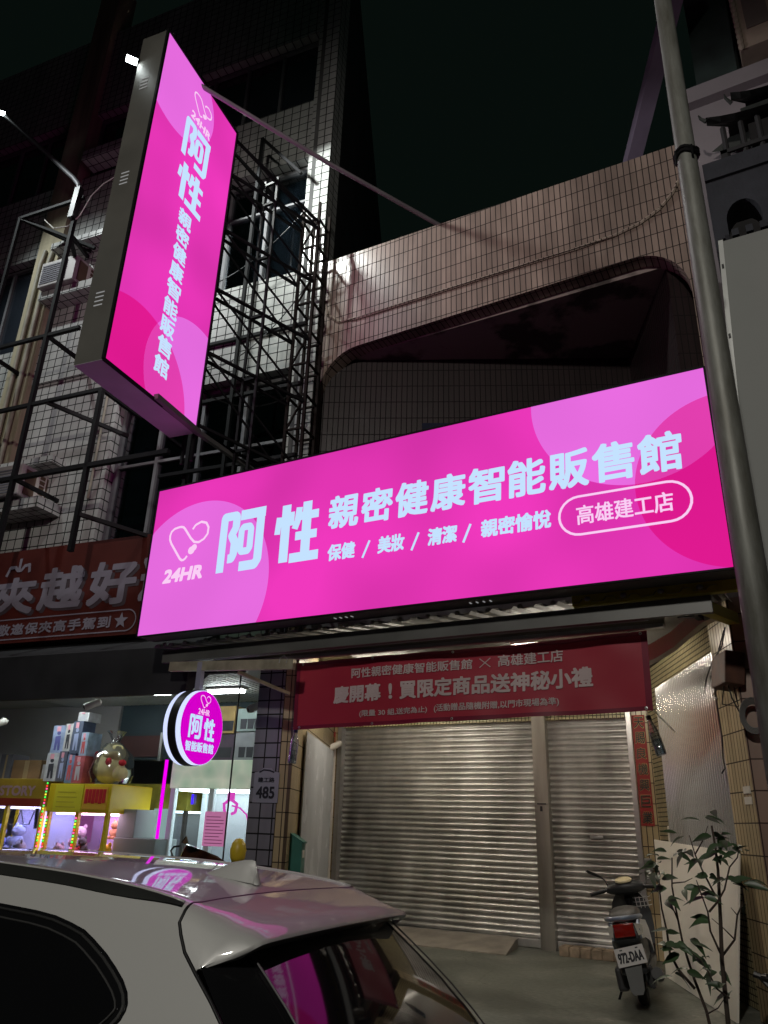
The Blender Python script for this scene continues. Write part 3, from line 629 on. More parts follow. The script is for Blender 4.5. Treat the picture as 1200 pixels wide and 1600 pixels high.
# red banner
BAN, N, L = newmat('red_banner_cloth'); b = N['Principled BSDF']; tc = N.new('ShaderNodeTexCoord'); n1 = N.new('ShaderNodeTexNoise'); n1.inputs['Scale'].default_value = 1.6; L.new(tc.outputs['Object'], n1.inputs['Vector'])
rp = N.new('ShaderNodeValToRGB'); rp.color_ramp.elements[0].color = (.36, .014, .042, 1); rp.color_ramp.elements[1].color = (.47, .04, .065, 1); L.new(n1.outputs['Fac'], rp.inputs[0]); L.new(rp.outputs[0], b.inputs['Base Color']); b.inputs['Roughness'].default_value = .45
c4 = [at(464, 1036, 6.3), at(1011, 986, 6.3), at(1021, 1110, 6.3), at(457, 1140, 6.3)]
def BP(x, y, d):                  # banner point; x, y in 0..1 from lower left
    p = c4[3].lerp(c4[2], x).lerp(c4[0].lerp(c4[1], x), y)
    w = .018*math.sin(x*9+y*2)+.012*math.sin(x*23+1-y*5)*(1-y)+.01*math.sin(x*41+y*6)*abs(y-.5)
    return Vector((p.x, 6.3+w-d-.0, p.z-.02*math.sin(math.pi*x)*y*.5))
t = thing('red_banner', 'red cloth banner with pale writing stretched above the roller shutters', 'banner', frame((-2.75, 6.3, 2.2)))
mb = MB(); mb.grid([[BP(i/60, j/10, 0) for i in range(61)] for j in range(11)]); mb.build('cloth', BAN, t, smooth=True)
DKR = pmat('dark_red_border', (.2, .004, .03), .5)
mb = MB()
for y0, y1 in ((0, .055), (.945, 1)): mb.grid([[BP(i/60, y, .003) for i in range(61)] for y in (y0, y1)])
mb.grid([[BP(x, j/10, .0035) for j in range(11)] for x in (0, .012)]); mb.grid([[BP(x, j/10, .0035) for j in range(11)] for x in (.985, 1)])
mb.build('border', DKR, t, smooth=True)
BL_ = pmat('banner_letters', (.62, .5, .5), .6)
mb = MB(); BPd = lambda x, y, d: BP(x/3.4, y/.65, .006+d)
_text, _stroke = text, stroke
def btext(mb, s, x0, y0, x1, y1, mp, bold, sh=0): _text(mb, s, x0*3.4+.07, y0*.65, x1*3.4+.07, y1*.65, mp, bold, sh)
def bstroke(mb, pts, w, mp): _stroke(mb, [(x*3.4+.07, y*.65) for x, y in pts], w, mp)
btext(mb, '阿性親密健康智能販售館', .17, .70, .535, .85, BPd, .002); bstroke(mb, [(.555, .71), (.585, .84)], .008, BPd); bstroke(mb, [(.555, .84), (.585, .71)], .008, BPd)
btext(mb, '高雄建工店', .605, .705, .775, .87, BPd, .002)
btext(mb, '慶開幕', .11, .345, .268, .60, BPd, .006); btext(mb, '!', .292, .36, .303, .58, BPd, .006); btext(mb, '買限定商品送神秘小禮', .325, .345, .845, .61, BPd, .006)
btext(mb, '(限量 30 組,送完為止)', .2, .12, .41, .225, BPd, .0012); btext(mb, '(活動贈品隨機附贈,以門市現場為準)', .43, .12, .76, .24, BPd, .0012)
mb.build('lettering', BL_, t, fix=False)
mb = MB()
for x in (.02, .26, .5, .985):
    for y in (.03, .97): mb.lathe([(.006, 0), (.012, .001), (.012, .004), (.006, .004)], BP(x, y, .009), 'Y', 10)
mb.build('grommet', ALU, t)
mb = MB(); mb.tube([c4[0], (c4[0].x-.03, 6.15, 2.9)], .004, 5); mb.tube([c4[1], (c4[1].x+.03, 6.15, 2.92)], .004, 5); mb.tube([BP(.0, .03, 0), (c4[3].x-.2, 6.6, 2.05)], .005, 5); mb.tube([c4[2], (c4[2].x+.05, 6.9, 2.1)], .004, 5); mb.build('string', WHITEP, t)

# unlit dark red sign on the left building
p0, p1 = Vector((-9.9, 6.4, 3.42)), Vector((-6.72, 6.55, 4.62))
M = frame((-10.6, 6.13, 3.37), 6.6); Wd, H = 4.0, 1.29
t = thing('red_claw_sign', 'unlit dark red shop sign with pale claw graphic left of the wide pink sign', 'sign', M)
MB().box(0, Wd, .0, .12, 0, H).build('panel', pmat('dark_red_panel', (.085, .012, .008), .5, 0, .25, 1.5), t, M)
RS = pmat('pale_red_sign_letters', (.25, .23, .28), .5)
SHD = pmat('sign_letter_shadow', (.07, .05, .06), .6)
# ---- writing on the dark red sign
RSM = lambda x, y, d: Vector((x, -.004-d, y)); RSS = lambda x, y, d: Vector((x+.05, -.002-d*.2, y-.035))
mb = MB(); mb2 = MB()
for ch, x0, x1 in (('夾', 1.1, 1.86), ('越', 1.93, 2.66), ('好', 2.75, 3.5), ('運', 3.56, 4.3)):
    hi, lo = (.90, .38) if ch == '夾' else (.98, .40)
    if x1 > 4.0: x1 = 3.98
    text(mb2, ch, x0, lo, x1, hi, RSS, .022); text(mb, ch, x0, lo, x1, hi, RSM, .022)
stroke(mb, [(1.28, .93), (1.33, 1.05), (1.42, 1.05), (1.47, 1.0), (1.53, 1.0), (1.58, 1.06), (1.66, 1.07), (1.68, .96)], .045, RSM); stroke(mb, [(1.49, 1.02), (1.49, 1.17)], .045, RSM)
text(mb, '敬邀保夾高手駕到', 1.34, .10, 3.2, .255, RSM, .006, 0, 1.15)
st = [(3.36+.11*(1 if k % 2 == 0 else .42)*math.sin(k*math.pi/5), .18+.11*(1 if k % 2 == 0 else .42)*math.cos(k*math.pi/5)) for k in range(10)]
poly(mb, st, RSM, .003)
mb2.build('letter_shadow', SHD, t, M, fix=False)
pillring(mb, .3, .05, 3.58, .315, .016, RSM); mb.build('lettering', RS, t, M, fix=False)

# ================= left building =================
WT = tile('white_square_tile', .15, .15, .0085, (.56, .57, .55), (.012, .012, .013), .25, .07, .42, .55)
GT = tile('grey_square_tile', .15, .15, .008, (.26, .25, .29), (.012, .012, .013), .3, .1, .35)
GRT = tile('green_square_tile', .15, .15, .008, (.22, .28, .22), (.015, .015, .015), .3, .1, .35)
YC = pmat('yellowed_plaster', (.36, .32, .22), .85, 0, .4, 1.6, .4, 30, 0, 3)
M = frame((-4.98, 7, 0), 6.6)
lb = thing('tiled_building', 'tall dark apartment building of white square tiles left of the shophouse', 'building', M)
def wl(name, m, *boxes, **k):
    mb = MB()
    for bx in boxes: mb.box(*bx)
    return mb.build(name, m, k.get('p', lb), M)
wl('tiled_wall', WT,
   (-5.0, -.36, -.05, .25, 7.55, 8.46), (-5.0, -.36, 0, .25, 6.92, 7.55),
   (-5.0, -.36, 0, .25, 10.66, 11.86), (-5.0, -.36, 0, .25, 13.44, 15.68),
   (-5.0, -3.22, 0, .25, 8.46, 10.66), (-5.0, -3.22, 0, .25, 4.7, 6.92),
   (-12, -5.5, 0, .25, 6.92, 8.35), (-12, -5.5, 0, .25, 10.28, 11.86), (-12, -5.5, 0, .25, 13.5, 15.72), (-12, -9.9, 0, .25, 4.7, 15.7))
wl('tiled_wall', WT, (-.36, 0.0, -.03, .3, 3.4, 16.9))
wl('lower_pillar', GT, (-.38, -.06, -.06, .3, 0, 3.38))
wl('lower_band', GRT, (-12, -.02, 0.02, .25, 2.95, 4.7))
wl('pilaster', YC, (-5.5, -5.0, -.12, .3, 2.7, 17.0))
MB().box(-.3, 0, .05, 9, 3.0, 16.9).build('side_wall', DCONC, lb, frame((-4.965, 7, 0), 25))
for q in ((-4.75, -3.55, -.32, -.002, 11.9, 12.1), (-4.99, -3.9, -.3, -.002, 8.98, 9.14), (-4.99, -3.9, -.3, -.002, 10.02, 10.14), (-4.99, -3.9, -.42, -.002, 5.2, 5.36), (-4.99, -4.0, -.25, -.002, 5.98, 6.08)): wl('tiled_ledge', WT, q)
mb = MB(); mb.prism([(-12, .9, 3.0), (-.6, .9, 3.0), (-3.4, 9, 3.0), (-12, 9, 3.0)], (0, 0, 12.6)); mb.build('inner_block', pmat('dark_interior', (.01, .01, .012), .9), lb, M)
PIPE = pmat('stained_pipe', (.3, .28, .22), .6, 0, .3, 4)
mb = MB()
for x in (-5.12, -5.3): mb.tube([(x, -.17, 3.2), (x, -.17, 9.9), (x+.02, -.15, 10.2)], .035, 8)
mb.tube([(-3.4, -.05, 5.4), (-3.4, -.05, 8.6)], .02, 6); mb.build('drain_pipe', PIPE, lb, M, smooth=60)
WG = pmat('dark_window_glass', (.018, .022, .03), .12, 0, .2, 2, coat=.3)
CUR = pmat('pale_curtain', (.4, .4, .38), .8, 0, .15, 3)
def window(x0, x1, z0, z1, n, curtain=(), rail=None):
    fr = MB(); w = .05
    fr.box(x0, x1, .14, .22, z0, z0+w); fr.box(x0, x1, .14, .22, z1-w, z1)
    for i in range(n+1):
        x = x0+(x1-x0-w)*i/n; fr.box(x, x+w, .145, .215, z0+w, z1-w)
    if rail: fr.box(x0+w, x1-w, .15, .21, rail, rail+.04)
    o = fr.build('window', pmat('dull_window_frame', (.2, .2, .21), .5, .3, .15, 4), lb, M)
    MB().box(x0, x1, .19, .2, z0, z1).build('pane', WG if not curtain else clear('window_glass', (.35, .4, .45), .12, .05), o, M)
    for c in curtain:
        g = MB(); k = 60; g.grid([[(c[0]+(c[1]-c[0])*i/k, .3+.03*math.sin(i*1.1), zz) for i in range(k+1)] for zz in (z0, z1)]); g.build('curtain', CUR, o, M, smooth=True)
        
    return o
window(-3.2, -.4, 8.46, 10.62, 4, [(-1.35, -.5), (-2.4, -1.9)], 9.95)
window(-3.2, -.4, 11.88, 13.42, 4)
window(-9.85, -5.55, 8.36, 10.26, 6)
window(-9.85, -5.55, 11.88, 13.48, 6)
window(-5.0, -3.3, 11.88, 13.42, 2)
window(-3.2, -.4, 4.75, 6.88, 4, [(-3.05, -2.7), (-1.25, -1.05)], 5.9)
window(-9.85, -5.55, 4.75, 6.9, 6)
# window air conditioners
def aircon(x, y, z, label):
    m_ = M @ frame((x, y, z)); t = thing('air_conditioner', label, 'air conditioner', m_, 'window air conditioners on the tiled wall')
    MB().bbox(-.36, .36, -.38, .2, 0, .48, .015).build('casing', pmat('aged_casing', (.45, .43, .42), .5, .1, .15, 3), t, m_)
    g = MB()
    for k in range(9): g.box(-.32, .2, -.39, -.38, .05+k*.042, .05+k*.042+.022)
    g.build('grille', pmat('grille_grey', (.16, .16, .19), .5), t, m_)
    g = MB(); g.box(.361, .37, -.3, .1, .05, .42); g.build('side_vent', pmat('brown_vent', (.12, .08, .05), .7), t, m_)
    g = MB(); g.box(.37, .376, -.12, -.06, .04, .44)
    for k in range(6): g.box(.37, .376, -.06, .04, .04+k*.078, .055+k*.078)
    g.box(.37, .376, .04, .06, .04, .44); g.build('side_frame', WHITEP, t, m_)
aircon(-4.6, -.02, 9.15, 'upper window air conditioner on a tiled ledge beside the tall pink sign')
aircon(-4.62, -.1, 5.4, 'lower window air conditioner on a tiled ledge above the dark red sign')

# steel frames of removed signs
def scaffold(label, bars, wd=.05, lamp=None, mat=DARKMETAL):
    t = thing('steel_frame', label, 'steel frame', M)
    mb = MB()
    for b_ in bars: mb.bar(b_[0], b_[1], b_[2] if len(b_) > 2 else wd)
    mb.build('bars', mat, t, M); return t
y = -.8
bars = [((-4.0, y, 4.3), (-4.0, y, 10.4), .06), ((-5.21, y, 4.6), (-5.21, y, 10.33)), ((-2.76, y, 4.3), (-2.76, y, 6.6), .06),
        ((-7.5, y, 7.74), (-3.4, y, 7.74)), ((-7.5, y, 6.59), (-2.76, y, 6.59)), ((-6.5, y, 5.46), (-1.5, y, 5.46), .06),
        ((-5.21, y, 10.31), (-3.9, y, 10.31)), ((-5.2, y, 10.3), (-4.0, -.3, 9.75)), ((-5.2, y, 10.3), (-4.35, -.05, 10.0)), ((-4.0, y, 9.6), (-4.4, -.05, 9.9)), ((-4.0, y, 9.55), (-4.35, -.3, 9.6)),
        ((-3.7, y, 6.57), (-2.9, -.02, 6.3)), ((-2.77, y, 4.8), (-1.95, -.02, 4.6)), ((-4.0, y, 7.74), (-4.0, 0, 7.74)), ((-2.76, y, 6.59), (-2.76, 0, 6.59)), ((-4.0, y, 5.46), (-4.0, 0, 5.46)), ((-5.21, y, 7.74), (-5.21, 0, 7.74))]
t = scaffold('bare black steel frame on the tiled wall carrying a lamp arm', bars)
mb = MB(); mb.bar((-4.02, y-.03, 9.9), (-4.0, y-.03, 10.5), .1); mb.build('arm_clamp', BLACK, t, M)
lampp = Vector((-6.3, -.9, 13.02))
mb = MB(); mb.tube([(-4.02, y, 10.45), (-4.06, y-.02, 10.62), (-4.2, y-.02, 10.8), (-6.2, y-.08, 12.93)], .04, 10); mb.build('lamp_arm', pmat('galvanised_arm', (.2, .2, .21), .5, .4), t, M, smooth=60)
mb = MB(); mb.tube([(-4.65, y, 10.1), (-4.4, y, 9.85), (-4.1, y, 9.8), (-3.9, y, 9.95), (-3.75, y, 10.3), (-3.5, y-.05, 10.4), (-3.2, y-.05, 10.5)], .009, 6); mb.build('white_cable', WHITEP, t, M)
LA = M @ frame(lampp) @ Matrix.Rotation(R(40), 4, 'Z') @ Matrix.Rotation(R(42), 4, 'X')
floodlight(LA, 'bright floodlight at the tip of the slanted arm at the left edge')
spot('floodlight_beam', M @ Vector((-5.9, -3.2, 12.4)), M @ Vector((-3.9, 0, 6.4)), 700, (.93, 1, 1), 72, .6, .1)

# lattice truss that carries the tall sign
S = lambda px, py, p, n: on(px, py, p, n)
IV = M.inverted()
mb_bars = []
tx, ty = [-.12, .12], [-.42, -.12]                      # tower beside the corner
for x in tx:
    for yy in ty: mb_bars.append(((x, yy, 3.2), (x, yy, 9.2), .035))
for k in range(13):
    z = 3.4+k*.46
    for yy in ty: mb_bars.append(((-.12, yy, z), (.12, yy, z), .025))
    for x in tx: mb_bars.append(((x, -.42, z), (x, -.12, z), .025))
    if k % 2: mb_bars.append(((-.12, -.42, z), (.12, -.42, z+.46), .02))
t = scaffold('rusty lattice truss between the tiled corner and the tall pink sign', mb_bars, mat=RUST)
mb = MB()
for z, z2 in ((9.0, 9.65), (7.85, 8.2), (6.35, 6.9), (5.25, 5.45)):
    for sx, ox in ((-.15, -.55), (.15, -.2)):
        pass
far0 = IV @ Vector((-5.62, 5.52, 0)); far1 = IV @ Vector((-5.46, 5.5, 0))
zs = [5.35, 6.3, 7.2, 8.1, 9.0, 9.6]; mid0 = (far0*.5+Vector((-.12, -.42, 0))*.5); mid1 = (far1*.5+Vector((.12, -.42, 0))*.5)
for i, z in enumerate(zs):
    zt = min(z, 9.1)
    for f, tw in ((far0, (-.12, -.42)), (far1, (.12, -.42))):
        mb.bar((f.x, f.y, z), (tw[0], tw[1], zt-.25), .032)
        if i: mb.bar((f.x, f.y, zs[i]), (tw[0], tw[1], zs[i-1]-.25), .02)
    mb.bar((far0.x, far0.y, z), (far1.x, far1.y, z), .04); mb.bar((mid0.x, mid0.y, (z+zt)/2-.12), (mid1.x, mid1.y, (z+zt)/2-.12), .035)
for f in (mid0, mid1, far0, far1): mb.bar((f.x, f.y, 4.9), (f.x, f.y, 9.3), .03)
mb.build('outrigger', DARKMETAL, t, M)
mb = MB(); mb.bar((-1.0, -.35, 4.6), (-1.0, -.35, 10.9), .045); mb.bar((-1.0, -.35, 10.9), (-.3, -.3, 10.0), .04); mb.bar((-1.6, -.3, 4.6), (-1.6, -.3, 9.2), .05)
for z in (5.4, 6.4, 7.3): mb.bar((-2.0, -.33, z), (0, -.33, z), .045)
mb.build('uprights', DARKMETAL, t, M)
mb = MB()
for a_, b_, sg_ in (((-.1, -.45, 9.1), (-2.4, -.1, 8.6), .35), ((.1, -.45, 7.9), (-1.6, -.2, 7.0), .3), ((-.1, -.4, 6.2), (-.9, -1.4, 6.0), .25)):
    a_, b_ = Vector(a_), Vector(b_); mb.tube([a_.lerp(b_, k/10)+Vector((0, 0, -4*sg_*(k/10)*(1-k/10))) for k in range(11)], .008, 5)
mb.build('slack_cable', BLACK, t, M)
# hidden floodlight behind the tall sign, washing the tiled wall and the parapet
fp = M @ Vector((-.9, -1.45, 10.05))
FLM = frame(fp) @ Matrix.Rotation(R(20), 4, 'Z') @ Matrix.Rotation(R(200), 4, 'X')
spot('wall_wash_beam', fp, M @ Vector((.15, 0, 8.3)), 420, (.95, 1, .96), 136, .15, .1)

# ================= claw machine shop under the left building =================
wl('shop_ceiling', pmat('slatted_ceiling', (.42, .43, .43), .6, 0, .1, 2), (-9, -.75, .1, 2.15, 2.922, 2.95), p=lb)
MB().prism([(-.75, .1, 2.922), (-.08, .1, 2.922), (-.74, 2.1, 2.922)], (0, 0, .03)).build('ceiling_edge', pmat('slatted_ceiling', (.42, .43, .43), .6, 0, .1, 2), lb, M)
mb = MB()
for i in range(49): mb.box(-5.0+i*.085, -5.0+i*.085+.06, .12, 2.1, 2.905, 2.92)
mb.build('ceiling_slat', pmat('slat_white', (.5, .52, .52), .5), lb, M)
wl('shop_header', pmat('dark_teal_panel', (.03, .055, .07), .5), (-4.1, -.78, 2.15, 2.25, 2.12, 2.92))
wl('maroon_panel', pmat('maroon_board', (.09, .035, .035), .6), (-4.37, -3.3, 2.12, 2.15, 2.16, 2.46))
for x in (-4.42, -3.3): wl('panel_post', ALU, (x, x+.05, 2.1, 2.15, 2.1, 2.5))
wl('shop_side_wall', pmat('grey_shop_wall', (.28, .27, .27), .8, 0, .15, 1.2), (-9, -4.1, 2.1, 2.3, 0, 2.92))
wl('shop_back_wall', pmat('dim_shop_wall', (.12, .12, .13), .8), (-9, -2.2, 6.2, 6.4, 0, 2.92))
AW = pmat('black_awning', (.012, .012, .014), .6, 0, .4, 2)
mb = MB(); mb.prism([(-12, -.02, 3.36), (-12, -.55, 3.1), (-12, -.55, 2.575), (-12, -.5, 2.575), (-12, -.02, 2.95)], (11.0, 0, 0)); mb.build('awning', AW, lb, M)
mb = MB(); mb.box(-1.0, -.42, -.35, -.3, 2.82, 2.98); mb.build('awning_end', AW, lb, M)
TUBE = emat('fluorescent_tube', (.9, 1, 1), 32)
def tube_light(x0, x1, y0, z, label, en=None):
    m_ = M @ frame(((x0+x1)/2, y0, z)); t = thing('tube_light', label, 'lamp', m_, 'fluorescent tube lights on the shop ceiling')
    w = (x1-x0)/2; MB().bbox(-w, w, -.08, .08, -.03, .0, .008).build('batten', WHITEP, t, m_)
    for k in (-.045, .045): MB().tube([(-w+.03, k, -.05), (w-.03, k, -.05)], .016, 8).build('tube', TUBE, t, m_)
tube_light(-1.75, -1.2, .95, 2.9, 'bright twin tube light on the shop ceiling right of the round sign')
tube_light(-3.6, -2.4, 3.6, 2.86, 'tube light deep inside the claw shop behind the machines')
tube_light(-2.62, -2.3, .9, 2.9, 'tube light on the shop ceiling behind the round sign')
tube_light(-4.6, -3.2, .3, 2.9, 'tube light behind the black awning over the yellow claw machines')
for (px, py, lab) in ((150, 1095, 'white security camera hanging from the middle of the shop ceiling'), (3, 1125, 'white security camera at the left edge of the claw shop'), (405, 1098, 'white security camera on the shop ceiling near the dark tiled pillar')):
    p = on(px, py, M @ Vector((0, .35, 0)), M.to_3x3() @ Vector((0, 1, 0)))
    cctv(Matrix.Translation(p) @ Matrix.Rotation(R(6.6), 4, 'Z'), lab)

YM = pmat('yellow_machine_frame', (.68, .52, .02), .35, 0, .12, 3)
PANE = clear('machine_glass', (.96, .97, 1), .06, .02)
def leds(x, y, z0, z1, t):
    cols = [(1, .05, .03), (.05, 1, .1), (1, .8, .05), (.1, .9, .2), (1, .1, .4)]
    for q in range(5):
        mb = MB()
        n = int((z1-z0)/.035)
        for k in range(n):
            if k % 5 == q: mb.box(x-.008, x+.008, y-.014, y, z0+k*.035, z0+k*.035+.018)
        mb.build('led', emat('led_%d' % q, cols[q], 1.6, sample=False), t, M)
def plush(x, y, z, s, col, label, ear=True, col2=None):
    m_ = M @ frame((x, y, z)) @ Matrix.Rotation(R(random.uniform(-40, 40)), 4, 'Z') @ Matrix.Rotation(R(random.uniform(-14, 14)), 4, 'X')
    key = 'plush_%d_%d_%d' % tuple(int(c*99) for c in col); pm = pmat(key, col, .95, 0, .18, 14, .5, 60)
    pm2 = pm if col2 is None else pmat('plush_%d_%d_%d' % tuple(int(c*99) for c in col2), col2, .95, 0, .18, 14, .5, 60)
    t = thing('plush_toy', label, 'plush toy', m_, 'plush toys in the claw machines')
    MB().blob((0, 0, s*.42), s*.4, s*.34, s*.42, 14, 10, .04).build('body', pm, t, m_, smooth=True)
    h = MB(); h.blob((0, -.03*s, s*1.0), s*.36, s*.33, s*.32, 14, 10, .03)
    if ear:
        for q in (-1, 1): h.blob((q*s*.24, 0, s*1.3), s*.11, s*.07, s*.13, 8, 6)
    h.build('head', pm, t, m_, smooth=True)
    b_ = MB(); b_.blob((0, -s*.34, s*.94), s*.13, s*.09, s*.09, 8, 6); b_.build('muzzle', pm2, t, m_, smooth=True)
    b_ = MB()
    for q in (-1, 1): b_.blob((q*s*.13, -s*.345, s*1.06), s*.03, s*.02, s*.035, 6, 5)
    b_.build('eye', BLACK, t, m_)
    b_ = MB()
    for q in (-1, 1): b_.blob((q*s*.4, -.1*s, s*.5), s*.13, s*.13, s*.22, 8, 6); b_.blob((q*s*.25, -.25*s, s*.12), s*.15, s*.22, s*.13, 8, 6)
    b_.build('limb', pm, t, m_, smooth=True)
def machine(x0, x1, y0, y1, top, label, fm, bm, inside, glow, post=.05, mid=True):
    t = thing('claw_machine', label, 'claw machine', M @ frame(((x0+x1)/2, y0, 0)), 'claw machines in the shop')
    fr = MB(); fr.bbox(x0, x1, y0, y1, 0, .62, .015)
    xs = [x0, x1-post]+([(x0+x1-post)/2] if mid else [])
    for x in xs: fr.box(x, x+post, y0, y0+post, .62, top-.35)
    for x in (x0, x1-post): fr.box(x, x+post, y1-post, y1, .62, top-.35)
    fr.build('frame', fm, t, M)
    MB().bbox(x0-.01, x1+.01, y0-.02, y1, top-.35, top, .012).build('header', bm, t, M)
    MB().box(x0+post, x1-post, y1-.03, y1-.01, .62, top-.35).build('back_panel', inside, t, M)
    MB().box(x0+.06, x1-.06, y0+.1, y1-.1, top-.375, top-.352).build('lamp_panel', glow, t, M)
    MB().box(x0+post, x1-post, y0+.012, y0+.016, .62, top-.35).build('front_glass', PANE, t, M)
    return t
LAV = emat('lavender_lamp', (.62, .6, 1), 10); WGL = emat('cool_lamp', (.85, 1, .98), 10)
LAVW = pmat('lavender_wall', (.5, .48, .75), .6)
# machine at the left edge
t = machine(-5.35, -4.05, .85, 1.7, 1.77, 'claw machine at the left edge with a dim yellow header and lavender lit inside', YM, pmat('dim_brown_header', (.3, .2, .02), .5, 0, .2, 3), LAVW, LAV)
mb = MB(); text(mb, 'STORY', -4.85, 1.55, -4.22, 1.68, lambda x, y, d: Vector((x, .822-d, y)), .006); mb.build('lettering', pmat('mauve_letters', (.35, .22, .25), .6), t, M, fix=False)
MB().box(-5.3, -4.1, .825, .829, 1.42, 1.52).build('red_stripe', pmat('dim_red', (.2, .02, .01), .6), t, M)
leds(-4.04, .84, .62, 1.75, t)
mb = MB(); mb.tube([(-4.75, .9, 1.42), (-4.7, .9, 1.2), (-4.55, .9, 1.18), (-4.48, .9, 1.38), (-4.4, .9, 1.2), (-4.3, .9, 1.2), (-4.25, .9, 1.36)], .008, 6); mb.tube([(-4.25, .95, 1.4), (-4.22, .95, 1.15)], .03, 6); mb.build('claw_cable', BLACK, t, M)
# yellow machine
t = machine(-3.93, -2.93, .8, 1.6, 1.71, 'bright yellow claw machine with a red word panel and lit toys', YM, YM, pmat('purple_wall', (.2, .15, .3), .6), emat('pink_lamp', (1, .62, .95), 11))
MB().box(-3.82, -3.36, .765, .775, 1.36, 1.70).build('yellow_notice', pmat('yellow_paper', (.68, .62, .03), .7, 0, .04, 2), t, M)
mb = MB()
for k in range(4): mb.box(-3.77, -3.45-.03*(k % 2), .762, .765, 1.42+k*.06, 1.428+k*.06)
mb.build('notice_line', pmat('olive_ink', (.4, .33, .03), .7), t, M)
MB().box(-3.34, -2.96, .768, .776, 1.40, 1.67).build('word_panel', pmat('orange_panel', (.7, .42, .05), .5), t, M)
mb = MB()
for k in range(6): mb.bbox(-3.32+k*.057, -3.32+k*.057+.05, .762, .768, 1.47+.01*(k % 2), 1.645, .004)
mb.build('word_block', pmat('red_word', (.5, .02, .03), .5), t, M)
leds(-3.42, .79, .62, 1.34, t); leds(-3.9, .79, .62, 1.34, t)
MB().box(-3.78, -3.5, 1.2, 1.205, 1.0, 1.33).build('pink_poster', emat('pink_poster_glow', srgb(205, 110, 190), .7), t, M)
# pale machine
PALE, N, L = newmat('pale_green_header'); b = N['Principled BSDF']; tc = N.new('ShaderNodeTexCoord'); n1 = N.new('ShaderNodeTexVoronoi'); n1.inputs['Scale'].default_value = 5; L.new(tc.outputs['Object'], n1.inputs['Vector'])
hs = N.new('ShaderNodeValToRGB'); hs.color_ramp.elements[0].color = (.35, .5, .36, 1); hs.color_ramp.elements[1].color = (.65, .68, .55, 1); L.new(n1.outputs['Distance'], hs.inputs[0]); L.new(hs.outputs[0], b.inputs['Base Color'])
L.new(hs.outputs[0], b.inputs['Emission Color']); b.inputs['Emission Strength'].default_value = .38
FRW = pmat('pale_machine_frame', (.6, .68, .7), .4)
t = machine(-2.4, -1.14, 1.3, 2.1, 2.04, 'pale white claw machine with green patterned header behind the round sign', FRW, PALE, pmat('grey_blue_wall', (.3, .32, .34), .6), WGL, .07)
MB().box(-1.82, -1.5, 1.285, 1.29, 1.02, 1.42).build('pink_notice', emat('pink_notice_glow', srgb(196, 120, 165), .75), t, M)
mb = MB()
for k in range(9): mb.box(-1.79, -1.53-.05*(k % 3 == 2), 1.28, 1.284, 1.05+k*.038, 1.058+k*.038)
mb.build('notice_line', pmat('mauve_ink', (.3, .06, .2), .7), t, M)
mb = MB(); mb.tube([(-1.66, 1.6, 1.69), (-1.66, 1.6, 1.56)], .05, 10); mb.tube([(-1.66, 1.6, 1.58), (-1.76, 1.6, 1.52), (-1.74, 1.6, 1.42), (-1.69, 1.6, 1.4)], .02, 6); mb.tube([(-1.66, 1.6, 1.58), (-1.56, 1.6, 1.52), (-1.58, 1.6, 1.42), (-1.63, 1.6, 1.4)], .02, 6); mb.tube([(-1.6, 1.55, 1.5), (-1.45, 1.5, 1.47), (-1.35, 1.5, 1.4), (-1.3, 1.5, 1.28)], .01, 6)
mb.build('pink_claw', emat('pink_claw_glow', srgb(235, 80, 200), 1.0, sample=False), t, M)
MB().box(-2.05, -2.02, 1.28, 1.29, 1.5, 1.62).build('blue_light', emat('blue_led', (.05, .02, 1), 1.5), t, M)
MB().tube([(-2.46, 1.22, .55), (-2.46, 1.22, 2.04)], .022, 8).build('magenta_tube', emat('magenta_tube_glow', (.75, .0, .75), 1.25), t, M)
# dim machines and counter between
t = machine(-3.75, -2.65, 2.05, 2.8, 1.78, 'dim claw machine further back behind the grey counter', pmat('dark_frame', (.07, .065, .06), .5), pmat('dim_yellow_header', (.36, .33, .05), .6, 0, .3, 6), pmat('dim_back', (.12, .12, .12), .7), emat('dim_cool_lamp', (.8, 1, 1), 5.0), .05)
MB().box(-3.5, -3.2, 1.98, 1.99, .98, 1.4).build('notice', pmat('grey_notice', (.28, .26, .24), .8), t, M)
MB().box(-3.52, -3.18, 1.99, 2.0, .96, 1.42).build('notice_frame', BLACK, t, M)
MB().box(-3.15, -2.85, 1.99, 2.0, .75, 1.45).build('bright_opening', emat('teal_screen', (.4, .6, .6), .55), t, M)
mb = MB(); mb.bbox(-3.0, -2.35, 1.05, 1.5, 0, 1.08, .01); mb.bbox(-3.0, -2.72, 1.08, 1.5, 1.08, 1.42, .01); tag(mb.build('counter', pmat('grey_counter', (.2, .23, .23), .5, 0, .1, 2), M=M), 'grey stepped counter between the yellow and the pale claw machines', 'counter')
